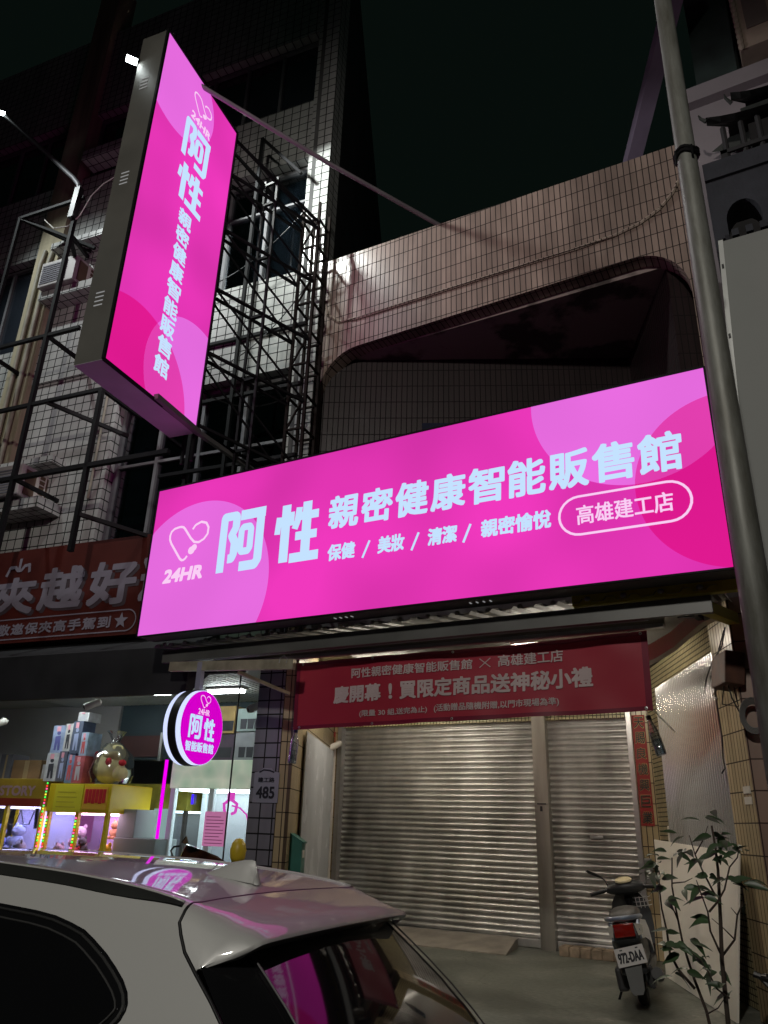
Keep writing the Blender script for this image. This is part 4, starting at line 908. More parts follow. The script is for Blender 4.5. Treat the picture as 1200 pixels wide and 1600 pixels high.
for (x, y0, z, s, c, lab, c2) in ((-5.05, 1.2, .8, .3, (.16, .2, .62), 'blue plush toy in the left claw machine', (.6, .5, .4)), (-4.75, 1.15, .85, .26, (.45, .5, .8), 'pale blue plush toy in the left claw machine by the multicoloured lights', None),
        (-3.8, 1.0, .72, .2, (.62, .5, .62), 'white plush toy with black eyes in the yellow claw machine', None), (-3.65, 1.15, .88, .24, (.7, .55, .72), 'tall pale plush toy at the back of the yellow claw machine', None), (-3.55, 1.0, .68, .2, (.5, .03, .04), 'red plush toy in the yellow claw machine', None), (-3.72, .95, .62, .17, (.35, .14, .12), 'brown plush toy low in the yellow claw machine', None),
        (-4.45, 1.0, .68, .24, (.5, .48, .62), 'grey white plush toy at the right of the left claw machine', None), (-4.9, 1.0, .62, .2, (.25, .1, .4), 'purple plush toy low in the left claw machine', None), (-3.68, .92, .64, .15, (.55, .5, .15), 'small yellow plush toy at the front of the yellow claw machine', None), (-3.52, 1.1, .86, .16, (.12, .12, .14), 'small black plush toy in the yellow claw machine', None),
        (-3.05, 1.0, .68, .24, (.72, .42, .04), 'yellow bear plush toy in the right bay of the yellow claw machine', (.6, .3, .05)), (-3.28, .98, .66, .19, (.5, .62, .45), 'mint and white plush toy in the right bay of the yellow claw machine', None), (-3.2, 1.3, 1.05, .17, (.3, .14, .07), 'brown plush toy hanging in the yellow claw machine', None)):
    plush(x, y0, z, s, c, lab, True, c2)
# figure boxes stacked on the yellow machine
cols = [(.5, .5, .52), (.1, .1, .14), (.16, .25, .42), (.45, .1, .12), (.28, .34, .5), (.55, .54, .52), (.08, .1, .16), (.36, .48, .62)]
art = [(.04, .04, .05), (.35, .4, .6), (.55, .1, .1), (.5, .5, .55), (.1, .1, .3)]
spots = [(-4.12, 1.74, .2, .36), (-3.92, 1.74, .13, .38), (-3.78, 1.72, .13, .37), (-3.64, 1.72, .17, .34), (-4.1, 2.1, .2, .36), (-3.9, 2.12, .13, .36), (-3.76, 2.09, .16, .42), (-3.6, 2.06, .12, .3), (-3.72, 2.51, .17, .12)]
names = ['dark figure box at the lower left of the stack', 'white figure box with a line drawing, lower row', 'black and white figure box in the lower row', 'pale blue figure box at the lower right of the stack', 'dark violet figure box at the upper left of the stack', 'blue figure box in the upper row of the stack', 'red and blue figure box in the upper row of the stack', 'narrow dark figure box at the upper right', 'grey figure box topmost on the stack']
for i, (x, z, w, h) in enumerate(spots):
    m_ = M @ frame((x, .82+.01*(i % 3), z), random.uniform(-3, 3)); t = thing('figure_box', names[i]+' on the yellow machine', 'box', m_, 'figure boxes stacked on the yellow claw machine')
    MB().box(0, w, 0, .25, 0, h).build('carton', pmat('carton_%d' % i, cols[i % 8], .45, 0, .3, 9), t, m_)
    mb = MB(); rr = random.Random(i); a = MB()
    a.blob((w*.5, -.003, h*.72), w*.16, .002, h*.07, 10, 6); a.add([(w*.5-w*.22, -.004, h*.1), (w*.5-w*.06, -.004, h*.1), (w*.5, -.004, h*.38), (w*.5+w*.1, -.004, h*.08), (w*.5+w*.26, -.004, h*.1), (w*.5+w*.2, -.004, h*.62), (w*.5-w*.24, -.004, h*.6)], [(0, 1, 2, 3, 4, 5, 6)])
    a.build('printed_figure', pmat('art_%d' % (i % 5), art[i % 5], .5), t, m_, fix=False)
    MB().box(w*.3, w*.62, -.008, -.005, h*.78, h*.96).build('pink_tag', pmat('pink_tag', (.75, .35, .42), .7), t, m_)
for x0, w, h, c, lab in ((-5.0, .5, .26, (.2, .12, .06), 'plain brown carton on the left claw machine'), (-5.25, .22, .34, (.1, .1, .12), 'dark upright carton at the left edge on the claw machine'), (-4.45, .2, .2, (.3, .3, .32), 'small grey carton beside the stacked figure boxes')):
    m_ = M @ frame((x0, 1.1, 1.772), random.uniform(-4, 4)); t = thing('carton', lab, 'carton', m_)
    MB().bbox(0, w, 0, .3, 0, h, .004).build('box', pmat('crtl_%d' % int(c[0]*100), c, .7, 0, .2, 5), t, m_)
    MB().box(w*.42, w*.58, -.002, .0, 0, h*.98).build('tape', pmat('tan_tape', (.3, .22, .12), .3), t, m_)
m_ = M @ frame((-3.2, 1.05, 1.73)); t = thing('bagged_toy', 'big pale yellow plush toy in a clear bag on the yellow machine', 'plush toy', m_)
mb = MB(); mb.blob((-.05, 0, .2), .22, .17, .2, 14, 10, .05); mb.blob((.02, -.02, .38), .16, .14, .13, 12, 8, .04); mb.blob((.2, -.06, .12), .1, .1, .1, 10, 7); mb.build('body', pmat('pale_yellow_plush', (.62, .55, .28), .95, 0, .15, 9, .5, 50), t, m_, smooth=True)
mb = MB(); mb.blob((.1, -.2, .26), .05, .03, .05, 8, 6); mb.blob((.26, -.12, .25), .05, .05, .04, 8, 6); mb.blob((-.2, -.1, .34), .03, .03, .06, 8, 6); mb.build('bow', pmat('red_felt', (.5, .02, .03), .8), t, m_, smooth=True)
mb = MB(); mb.lathe([(.26, 0), (.29, .12), (.25, .35), (.1, .5), (.04, .53), (.09, .62), (.13, .66)], n=18)
for v in mb.v: v += Vector((random.uniform(-.02, .02), random.uniform(-.02, .02), 0))
mb.build('bag', clear('bag_film', (.95, .95, .96), .05, .12, .03), t, m_, smooth=True)
# cartons over the pale machine
for (x0, x1, z0, z1, yy, c, lab) in ((-1.62, -1.2, 2.42, 2.72, 1.5, (.3, .38, .36), 'grey green carton with a drawn appliance, on the upper right over the pale machine'), (-1.62, -1.16, 2.06, 2.41, 1.5, (.3, .31, .33), 'grey coffee jar carton standing on the pale machine'), (-2.0, -1.64, 2.06, 2.4, 1.52, (.09, .06, .09), 'dark carton behind the round sign on the pale machine'), (-1.92, -1.66, 2.4, 2.76, 1.5, (.4, .27, .1), 'brown gold carton standing at the top of the cartons on the pale machine')):
    m_ = M @ frame(((x0+x1)/2, yy, z0)); w = (x1-x0)/2; h = z1-z0
    t = thing('carton', lab, 'carton', m_, 'cartons on the pale claw machine'); MB().box(-w, w, 0, .35, 0, h-.005).build('box', pmat('crt_%d' % int(c[0]*100+z0*10), c, .55, 0, .2, 5), t, m_)
    mb = MB()
    for q in (-.5, 0.02, .52): mb.prism([(q*w-.045, -.002, .03), (q*w+.045, -.002, .03), (q*w+.055, -.002, .16), (q*w-.05, -.002, .16)], (0, -.002, 0))
    mb.build('printed_picture', pmat('print_dark', (.04, .04, .05), .6), t, m_)
m_ = M @ frame((-.98, 1.2, 2.05)); t = thing('orange_banner', 'narrow orange hanging banner beside the cartons by the dark tiled pillar', 'banner', m_)
MB().box(-.08, .08, 0, .01, 0, .55).build('cloth', pmat('orange_cloth', (.5, .09, .02), .7), t, m_)
mb = MB()
for k in range(5): mb.box(-.03, .03, -.004, 0, .08+k*.09, .13+k*.09)
mb.build('mark', pmat('dark_orange', (.2, .03, .01), .7), t, m_)
# house number plate
m_ = M @ frame((-.19, -.065, 1.5)); t = thing('house_number', 'small grey house number plate 485 on the dark tiled pillar', 'number plate', m_)
mb = MB(); mb.prism([(-.15, 0, 0), (.15, 0, 0), (.15, 0, .3), (.08, 0, .31), (.05, 0, .345), (-.05, 0, .345), (-.08, 0, .31), (-.15, 0, .3)], (0, .006, 0)); mb.build('plate', pmat('grey_plate', (.3, .3, .36), .5), t, m_)
mb = MB(); mp = lambda x, y, d: Vector((x, -.003-d, y)); text(mb, '485', -.11, .04, .11, .16, mp, .004); text(mb, '建工路', -.1, .2, .1, .25, mp, .001); stroke(mb, [(-.09, .30), (-.04, .325), (.03, .32), (.09, .3)], .014, mp); mb.build('lettering', pmat('black_ink', (.012, .012, .02), .6), t, m_, fix=False)
tag(MB().tube([(-.62, -.08, 0.0), (-.62, -.08, 2.9)], .009, 6).build('black_cable', BLACK, M=M), 'thin black cable hanging straight down left of the dark tiled pillar', 'cable')
# ================= street pole, right-hand neighbours =================
GALV, N, L = newmat('weathered_galvanised_pole'); b = N['Principled BSDF']; tc = N.new('ShaderNodeTexCoord'); mp_ = N.new('ShaderNodeMapping'); mp_.inputs['Scale'].default_value = (5, 5, .8); L.new(tc.outputs['Object'], mp_.inputs[0])
n1 = N.new('ShaderNodeTexNoise'); n1.inputs['Scale'].default_value = 2.2; n1.inputs['Detail'].default_value = 9; n1.inputs['Roughness'].default_value = .7; L.new(mp_.outputs[0], n1.inputs['Vector'])
rp = N.new('ShaderNodeValToRGB'); rp.color_ramp.elements[0].position = .3; rp.color_ramp.elements[0].color = (.11, .105, .085, 1); rp.color_ramp.elements[1].position = .62; rp.color_ramp.elements[1].color = (.25, .255, .235, 1)
L.new(n1.outputs['Fac'], rp.inputs[0]); L.new(rp.outputs[0], b.inputs['Base Color']); b.inputs['Roughness'].default_value = .5; b.inputs['Metallic'].default_value = .25
t = thing('street_pole', 'weathered grey street pole in front of the right end of the wide pink sign', 'pole', frame((-.145, 4.2, -.38)))
MB().tube([(-.155, 4.2, -.38), (-.155, 4.2, 3.2), (-.14, 4.2, 5.5), (-.11, 4.2, 9.5)], [.085, .074, .062, .05], 28).build('shaft', GALV, t, smooth=True)
mb = MB()
for z in (5.42, 5.45): mb.tube([(-.14+.074*math.cos(a*math.pi/10), 4.2+.074*math.sin(a*math.pi/10), z+.012*math.sin(a)) for a in range(21)], .011, 6)
mb.tube([(-.2, 4.14, 5.45), (-.205, 4.135, 5.32)], .008, 5); mb.tube([(-.1, 4.13, 5.45), (-.1, 4.13, 5.36)], .008, 5); mb.build('strap', DARKMETAL, t)

t = thing('grey_sign_box', 'blank grey sign box with a pale edge right of the street pole', 'sign box', frame((.8, 5.5, 2.5)))
GP = pmat('grey_sign_back', (.28, .29, .28), .6, .1, .1, 1.4)
mb = MB(); c4 = [at(1130, 377, 5.5), at(1320, 322, 5.5), at(1330, 985, 5.5), at(1191, 1000, 5.5)]; mb.prism([(p.x, 5.5, p.z) for p in c4], (0, .3, 0)); mb.build('panel', GP, t)
mb = MB(); a, b_ = at(1126, 377, 5.48), at(1187, 1000, 5.48); mb.bar((a.x, 5.49, a.z), (b_.x, 5.49, b_.z), .035, .05); mb.build('edge_strip', pmat('pale_strip', (.6, .62, .6), .4, .2), t)
mb = MB()
for k in range(5): p = a.lerp(b_, .08+.2*k); mb.box(p.x-.008, p.x+.008, 5.46, 5.466, p.z-.02, p.z+.02)
mb.build('rivet', BLACK, t)
mb = MB()
for z in (3.1, 5.0): mb.bar((.35, 5.8, z), (.35, 9.3, z), .08)
mb.build('bracket', DARKMETAL, t)
t = thing('striped_board', 'narrow red and black striped board with yellow side behind the street pole', 'board', frame((-.1, 5.7, 3)))
mb = MB(); mb.m = 0; q0, q1 = at(1158, 625, 5.62), at(1178, 625, 5.62); q2, q3 = at(1186, 890, 5.62), at(1205, 890, 5.62)
for k in range(5):
    f0, f1 = k/5, (k+1)/5; mb.m = k % 2; A, B, C_, D = q0.lerp(q2, f0), q1.lerp(q3, f0), q1.lerp(q3, f1), q0.lerp(q2, f1)
    mb.prism([(p.x, 5.62, p.z) for p in (A, B, C_, D)], (0, .05, 0))
mb.build('stripe', [pmat('signal_red', (.55, .05, .02), .5), BLACK], t)
MB().box(-.1, .4, 5.68, 5.74, 3.0, 3.5).build('yellow_side', YB, t)

# neighbour with the small temple front
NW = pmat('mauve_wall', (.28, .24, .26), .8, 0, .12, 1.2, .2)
STN = pmat('grey_stone', (.042, .042, .052), .85, 0, .3, 2.5, .5, 25)
DST = pmat('dark_temple_wood', (.03, .028, .03), .7, 0, .3, 3)
t = thing('neighbour_building', 'dim pale neighbour building with brown top storey at the upper right corner', 'building', frame((2, 9.5, 0)))
MB().box(-.25, 6, 9.2, 15, 0, 11.45).build('wall', NW, t)
MB().box(-.3, 6, 9.05, 9.2, 11.18, 11.46).build('coping', NW, t)
MB().box(.0, 6, 9.9, 15, 11.46, 17).build('upper_wall', pmat('dark_green_wall', (.05, .06, .055), .85, 0, .3, 1), t)
mb = MB(); mb.bar((.35, 9.7, 11.4), (.75, 9.7, 14), .07); mb.build('drain_pipe', BLACK, t)
mb = MB(); mb.box(.62, 3, 9.0, 9.7, 11.75, 16); mb.build('brown_bay', pmat('brown_bay_wall', (.36, .27, .22), .8, 0, .25, 2, .4), t)
for x in (.64, 1.12):
    mb = MB()
    for k in range(36): mb.blob((x, 8.99, 11.8+k*.11), .045, .03, .075, 8, 5)
    mb.build('scalloped_edge', pmat('pale_edge', (.34, .27, .22), .8), t)
for k in range(3): MB().box(.75+.0, 1.05, 8.985, 9.0, 12.1+k*1.3, 13.1+k*1.3).build('window', pmat('dim_shutter', (.14, .11, .1), .6), t)
# receding coping beam of the neighbour's side wall
t = thing('side_beam', 'mauve coping beam running back above the tiled parapet', 'beam', frame((-1, 9, 10)))
a, b_ = at(1048, 12, 8.6), at(985, 262, 10.6); a, b_ = a+(a-b_)*.35, b_+(b_-a)*.9; MB().bar(a, b_, .24, .24).build('beam', pmat('mauve_beam', (.26, .2, .29), .7, 0, .2, 1.5), t)
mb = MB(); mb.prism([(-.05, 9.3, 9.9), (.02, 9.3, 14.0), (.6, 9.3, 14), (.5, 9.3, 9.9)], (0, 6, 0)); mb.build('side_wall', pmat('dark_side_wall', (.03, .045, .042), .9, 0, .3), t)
t = thing('temple_front', 'small dark temple gatehouse on a stone base with an arch at the right edge', 'temple', frame((.7, 8.7, 8)))
mb = MB(); y0 = 8.55
mb.box(-.12, 2.2, y0, 9.04, 9.2, 9.48); mb.box(-.12, .05, y0+.05, 9.04, 7.0, 9.2); mb.box(.45, 2.2, y0+.05, 9.04, 7.0, 9.2)
ar = [(.25+.2*math.cos(R(180-15*i)), 8.5+.28*math.sin(R(180-15*i))) for i in range(13)]
for i in range(12): mb.prism([(ar[i][0], y0+.05, ar[i][1]), (ar[i+1][0], y0+.05, ar[i+1][1]), (ar[i+1][0], y0+.05, 9.2), (ar[i][0], y0+.05, 9.2)], (0, .4, 0))
for k in range(12): mb.box(-.08+k*.16, .0+k*.16, y0-.02, y0+.05, 8.2, 8.3)
mb.build('stone_base', STN, t)
MB().box(.05, .45, 8.98, 9.03, 7.0, 8.75).build('arch_shade', DST, t)
mb = MB()
for x in (.2, .42, .62, 1.3, 1.55, 1.9): mb.tube([(x, 8.65, 9.48), (x, 8.65, 10.08)], .035, 8)
mb.box(.5, 1.45, 8.7, 9.0, 9.48, 10.05); mb.box(.12, .2, 8.6, 9.0, 9.48, 9.66); mb.box(.12, 1.9, 8.6, 8.64, 9.6, 9.66)
mb.build('column', DST, t)
mb = MB()
def roof(x0, x1, z, h, lift):
    rows = []
    for k in range(13):
        u_ = k/12; xx = x0+(x1-x0)*u_; e = abs(2*u_-1)**3*lift
        rows.append([(xx, 8.45, z+e), (xx, 8.6, z+.06+e*.6), (x0+(x1-x0)*(.12+.76*u_), 8.8, z+h), (x0+(x1-x0)*(.12+.76*u_), 8.98, z+h), (xx, 9.04, z-.04+e)])
    mb.grid(rows)
roof(.02, 2.1, 10.02, .2, .14); mb.box(.45, 1.65, 8.7, 9.0, 10.2, 10.36); roof(.36, 1.75, 10.32, .2, .12)
mb.tube([(.36, 8.6, 10.4), (.3, 8.55, 10.47), (.29, 8.55, 10.55)], [.03, .02, .008], 6); mb.tube([(.02, 8.5, 10.14), (-.04, 8.48, 10.2), (-.06, 8.48, 10.27)], [.03, .02, .008], 6)
for x in (.7, .8, .95, 1.1): mb.blob((x, 8.8, 10.56), .05, .04, .06, 8, 5, .3)
mb.build('roof', pmat('temple_roof_tile', (.028, .031, .028), .6, 0, .3, 6), t)

# ================= parked car =================
CO = Vector((-1.5, 2.54, 0)); CM = frame(CO, 186.6) @ Matrix.Translation((0, .6, 1.1)) @ Matrix.Rotation(R(.75), 4, 'X') @ Matrix.Translation((0, -.6, -1.1))
car = thing('parked_car', 'light silver grey hatchback parked across the bottom left with tinted windows', 'car', CM @ frame((2, 0, -.38)))
PAINT, N, L = newmat('silver_paint'); b = N['Principled BSDF']; b.inputs['Metallic'].default_value = .08; b.inputs['Roughness'].default_value = .45
b.inputs['Coat Weight'].default_value = 1.0; b.inputs['Coat Roughness'].default_value = .025
tc = N.new('ShaderNodeTexCoord'); n1 = N.new('ShaderNodeTexNoise'); n1.inputs['Scale'].default_value = 900; L.new(tc.outputs['Object'], n1.inputs['Vector']); rp = N.new('ShaderNodeValToRGB'); rp.color_ramp.elements[0].color = (.48, .485, .47, 1); rp.color_ramp.elements[1].color = (.58, .585, .57, 1); L.new(n1.outputs['Fac'], rp.inputs[0]); L.new(rp.outputs[0], b.inputs['Base Color'])
n2 = N.new('ShaderNodeTexNoise'); n2.inputs['Scale'].default_value = 7; n2.inputs['Detail'].default_value = 6; L.new(tc.outputs['Object'], n2.inputs['Vector']); mr = N.new('ShaderNodeMapRange'); mr.inputs['From Min'].default_value = .35; mr.inputs['From Max'].default_value = .7; mr.inputs['To Min'].default_value = .015; mr.inputs['To Max'].default_value = .06; L.new(n2.outputs['Fac'], mr.inputs['Value']); L.new(mr.outputs[0], b.inputs['Coat Roughness'])
TINT = pmat('tinted_glass', (.006, .006, .007), .04, 0, .1, spec=.55)
GBLK = pmat('gloss_black_trim', (.008, .008, .009), .12, 0, .1, coat=.3)
TRIM = pmat('satin_black_trim', (.02, .022, .02), .4, 0, .2)
RUB = pmat('tyre_rubber', (.018, .018, .018), .85, 0, .2)
RIM = pmat('alloy_rim', (.45, .45, .46), .3, .8, .1)
def interp(tab, s):
    for i in range(len(tab)-1):
        if tab[i][0] <= s <= tab[i+1][0]:
            f = (s-tab[i][0])/(tab[i+1][0]-tab[i][0]); return tab[i][1]+(tab[i+1][1]-tab[i][1])*f
    return tab[0][1] if s < tab[0][0] else tab[-1][1]
ZG = [(.25, 1.076), (.32, 1.091), (.47, 1.112), (.74, 1.136), (1.02, 1.151), (1.5, 1.162), (2.0, 1.158), (2.5, 1.13), (2.75, 1.10), (3.3, .74), (3.55, .62), (3.9, .57), (4.15, .5), (4.3, .38), (4.36, .25)]
SR = [(-.22, -.34), (.1, -.38), (.3, -.3), (.55, -.2), (.7, -.11), (.827, .016), (.936, .162), (.976, .212), (1.034, .252), (1.076, .25), (1.3, .29)]
def crown(s): return .007+.008*min(1, max(0, (s-.3)/1.0))
def section(s):
    zg = interp(ZG, s); low = zg < .75
    tg = .60+.444*(1.09-zg) if zg > .6 else .82
    pts = [(0, zg+crown(s)), (.2, zg+crown(s)*.93), (.38, zg+crown(s)*.7), (tg-.09, zg+crown(s)*.35), (tg-.03, zg+.004), (tg-.012, zg-.002), (tg, zg-.012)]
    zb = min(.58, zg-.05)
    for f in (.06, .12, .2, .29, .4, .55, .7, .85, 1.0):
        z = (zg-.012)+(zb-(zg-.012))*f; t_ = (.60+.444*(1.09-z)) if zg > .6 else .82
        pts.append((min(t_, .835)+.004*math.sin(math.pi*f), z))
    pts += [(.868, zb-.05), (.885, zb-.16), (.888, min(.2, zb-.22)), (.88, 0), (.865, -.1), (.83, -.2)]
    if s > 3.9:
        k = 1-.22*((s-3.9)/.46)**2; pts = [(t_*k, z) for t_, z in pts]
    return pts
def sshift(s, z):
    w = max(0, 1-(s-.25)/.9); return s+(interp(SR, z)-.25)*w*w
sts = [.25, .32, .4, .47, .6, .74, .9, 1.02, 1.25, 1.5, 1.75, 2.0, 2.25, 2.5, 2.75, 2.95, 3.15, 3.3, 3.55, 3.75, 3.9, 4.05, 4.15, 4.25, 4.3, 4.36]
rows = []
for s in sts:
    p = section(s); half = [(sshift(s, z) if t_ > .55 or s > 1.3 else s+(interp(SR, z)-.25)*max(0, 1-(s-.25)/.9)**2+(.045*(1-(t_/.57)**2))*max(0, 1-(s-.25)/.5), t_, z) for t_, z in p]
    rows.append([(x, -t_, z) for x, t_, z in reversed(half)]+[(x, t_, z) for x, t_, z in half[1:]])
mb = MB(); mb.grid(rows)
mb.add(rows[-1], [tuple(range(len(rows[-1])))])
body = mb.build('body', PAINT, car, CM, smooth=48)
# tailgate and spoiler, local y = towards the viewer
seam = rows[0]
idx = [i for i, p in enumerate(seam) if p[2] > .915]
sm = [Vector(seam[i])+Vector((-.007, 0, -.001)) for i in idx]
def trail(p):
    t_ = abs(p.y); sg = 1 if p.y > 0 else -1
    if p.z > 1.06: tt = min(t_, .575); return Vector((.004+.028*(1-(tt/.58)**2)*-.3, sg*tt if t_ < .55 else sg*.582, 1.003+.008*(1-(tt/.6)**2)))
    f = min(1, (1.06-p.z)/(1.06-.922)); return Vector((.004+.15*f**1.5, sg*(.586+.085*f), 1.003-.075*f))
tr = [trail(p) for p in sm]
mb = MB()
def soft(row, it):
    for _ in range(it):
        q = [p.copy() for p in row]
        for i in range(1, len(row)-1):
            if row[i].z < 1.09 and abs(row[i].y) > .45: q[i] = row[i]*.5+(row[i-1]+row[i+1])*.25
        row = q
    return row
tr = soft(tr, 4)
mid = lambda f, bulge: [a.lerp(b_, f)+Vector((0, 0, bulge*max(0, min(1, (a.z-1.03)/.05)))) for a, b_ in zip(sm, tr)]
wv = [max(0, min(1, (p.z-.93)/.1)) for p in sm]; inn = lambda k: [q+Vector((k[0], -k[1]*(1 if q.y > 0 else -1)*(1-w_), k[2]*w_-.004*(1-w_))) for q, w_ in zip(tr, wv)]
mb.grid([sm, soft(mid(.15, .003), 1), soft(mid(.4, .007), 3), soft(mid(.7, .006), 4), tr, inn((-.004, .004, -.012)), inn((.02, .02, -.03)), inn((.08, .06, -.034))])
mb.build('spoiler', PAINT, car, CM, smooth=70)
# rear glass, black pillars and lower door
gt = [(t_, .075-.05*(1-(t_/.53)**2), .972) for t_ in (-.53, -.4, -.2, 0, .2, .4, .53)]
def gl(f): return [Vector((x-.435*f-.03*math.sin(math.pi*f), t_*(1+.2*f), z-.42*f)) for t_, x, z in gt]
mb = MB(); mb.grid([gl(f) for f in (0, .1, .25, .45, .65, .85, 1)]); rg = mb.build('rear_window', TINT, car, CM, smooth=True)
for sg in (-1, 1):
    mb = MB()
    e_ = [Vector((x-.435*f-.03*math.sin(math.pi*f), sg*.53*(1+.2*f), .972-.42*f)) for f in (0, .1, .25, .45, .65, .85, 1) for x in (.075,)]
    o_ = [Vector((.15, sg*.655, .952)), Vector((.13, sg*.668, .93)), Vector((.055, sg*.70, .86)), Vector((-.06, sg*.742, .765)), Vector((-.15, sg*.775, .67)), Vector((-.2, sg*.80, .585)), Vector((-.23, sg*.82, .545))]
    mb.grid([o_, [a.lerp(c_, .5)+Vector((-.008, 0, .002)) for a, c_ in zip(o_, e_)], e_])
    mb.build('rear_pillar_trim', GBLK, car, CM, smooth=60)
for sg in (-1, 1):
    mb = MB()
    e_ = [Vector((.072-.435*f-.03*math.sin(math.pi*f)-.006, sg*.545*(1+.2*f), .974-.42*f)) for f in (0, .06, .15, .3, .5, .7, .9, 1)]
    mb.tube(e_, .0035, 6)
    mb.build('window_edge', pmat('edge_seal', (.06, .06, .062), .35), car, CM)
mb = MB(); bl = gl(1)
mb.grid([[q+Vector((.0, 0, 0)) for q in bl], [Vector((q.x-.03, q.y*1.05, .45)) for q in bl], [Vector((q.x-.035, q.y*1.08, .3)) for q in bl], [Vector((-.40, q.y*1.15, .16)) for q in bl]]); mb.build('tailgate', PAINT, car, CM, smooth=50)
mb = MB(); mb.bbox(-.44, -.2, -.84, .84, -.2, .17, .05); mb.build('rear_bumper', PAINT, car, CM, smooth=50)
for sg in (-1, 1): MB().bbox(-.36, -.2, sg*.79-.13*(sg > 0), sg*.79+.13*(sg < 0), .36, .54, .02).build('tail_light', pmat('red_lens', (.25, .008, .008), .15, coat=.5), car, CM)
mb = MB(); p0 = gl(.9)[5]; p1 = gl(.78)[3]
mb.tube([p0+Vector((-.02, .0, .01)), p0+Vector((-.025, -.06, .03)), p1+Vector((-.02, .0, .012))], [.014, .01, .006], 8); mb.blob(p0+Vector((-.02, .0, .008)), .03, .04, .022, 10, 6); mb.build('rear_wiper', TRIM, car, CM, smooth=60)
# mirrored far and near details: gutters, side windows
tx_ = lambda s, z, o: (s, (.60+.444*(1.09-z))+o, z)
def sidepoly(mb, pts, off, sg):
    mb.add([(s, sg*(tx_(s, z, off)[1]), z) for s, z in pts], [tuple(range(len(pts)))])
OUT = [(3.22, .66), (2.72, 1.055), (2.4, 1.078), (1.9, 1.092), (1.4, 1.083), (1.1, 1.062), (.939, 1.044), (.772, 1.033), (.69, 1.024), (.62, 1.010), (.56, .995), (.515, .976), (.45, .945), (.40, .916), (.36, .89), (.333, .866), (.318, .842), (.316, .826), (.322, .806), (.34, .783), (.37, .755), (.42, .72), (.52, .68), (.7, .65), (1.2, .63), (2.2, .62)]
cx_, cz_ = 1.6, .85
def inset(pts, d):
    n = len(pts); out = []
    for i in range(n):
        a, b_, c_ = Vector(pts[i-1]), Vector(pts[i]), Vector(pts[(i+1) % n]); e1, e2 = (b_-a).normalized(), (c_-b_).normalized()
        nn = Vector((-(e1.y+e2.y), e1.x+e2.x)).normalized(); k = max(.5, nn.dot(Vector((-e1.y, e1.x)))); out.append(tuple(b_+nn*d/k))
    return out
ar_ = sum(OUT[i][0]*OUT[(i+1) % len(OUT)][1]-OUT[(i+1) % len(OUT)][0]*OUT[i][1] for i in range(len(OUT)))
sgn = 1 if ar_ > 0 else -1
IN1, IN2 = inset(OUT, sgn*.012), inset(OUT, sgn*.034)
for sg in (1, -1):
    mb = MB(); sidepoly(mb, OUT, .006, sg); w_ = mb.build('side_window', GBLK, car, CM, fix=False)
    mb = MB(); mb.tube([(s, sg*tx_(s, z, .008)[1], z) for s, z in IN1+[IN1[0]]], .0045, 6); mb.build('trim', pmat('dark_chrome', (.16, .16, .16), .22, .8), w_, CM)
    mb = MB(); sidepoly(mb, IN2, .009, sg); mb.build('pane', TINT, w_, CM, fix=False)
    mb = MB(); mb.tube([(s, sg*tx_(s, z, .0095)[1], z) for s, z in IN2+[IN2[0]]], .003, 6); mb.build('seal', pmat('seal_grey', (.05, .05, .05), .3), w_, CM)
    mb = MB(); mb.add([(1.22, sg*tx_(1, 1.07, .0105)[1], 1.07), (1.28, sg*tx_(1, 1.075, .0105)[1], 1.075), (1.28, sg*tx_(1, .64, .0105)[1], .64), (1.2, sg*tx_(1, .64, .0105)[1], .64)], [(0, 1, 2, 3)]); mb.build('door_pillar', GBLK, w_, CM, fix=False)
    mb = MB(); ss = [.262, .3, .36, .44, .52, .6, .7, .8, .9, 1.02, 1.25, 1.5, 2.0, 2.5]
    g1, g2, g3 = [], [], []
    for s in ss:
        zg = interp(ZG, s); t_ = .60+.444*(1.09-zg); wd = .0235*min(1, (s-.255)/.22)
        g1.append((s, sg*(t_-.008), zg+.0045)); g2.append((s, sg*(t_+.003), zg-.004)); g3.append((s, sg*(t_+.444*(wd+.004)+.0035), zg-.004-wd))
    mb.grid([g1, g2, g3]); mb.build('roof_moulding', TRIM, car, CM, smooth=30)
    mb = MB(); mb.tube([Vector((g[0], g[1]*.995, g[2]-.001)) for g in g1], .005, 6); mb.build('roof_edge', PAINT, car, CM, smooth=True)
    for s0 in (.62, 3.2):
        mb = MB(); mb.lathe([(.19, sg*.72), (.32, sg*.72), (.335, sg*.75), (.335, sg*.86), (.32, sg*.885), (.21, sg*.885)], (s0, 0, -.045), 'Y', 36); wh = mb.build('wheel', RUB, car, CM, smooth=40)
        mb = MB(); mb.lathe([(.21, sg*.88), (.2, sg*.85), (.06, sg*.86), (.05, sg*.88), (0, sg*.88)], (s0, 0, -.045), 'Y', 30)
        for k in range(5): mb.bar((s0+.05*math.cos(k*1.2566), sg*.875, -.045+.05*math.sin(k*1.2566)), (s0+.2*math.cos(k*1.2566), sg*.872, -.045+.2*math.sin(k*1.2566)), .05, .02)
        mb.build('rim', RIM, wh, CM, smooth=40)
    MB().bbox(.3, 3.9, sg*.83-.04, sg*.83+.04, -.24, -.14, .02).build('sill', TRIM, car, CM)
# panel seam between body and tailgate
mb = MB(); mb.tube([Vector(p)+Vector((-.004, 0, 0)) + Vector((0, 0, -.0035)) for p in seam if p[2] > .6], .0055, 6); mb.build('panel_gap', BLACK, car, CM, smooth=True)
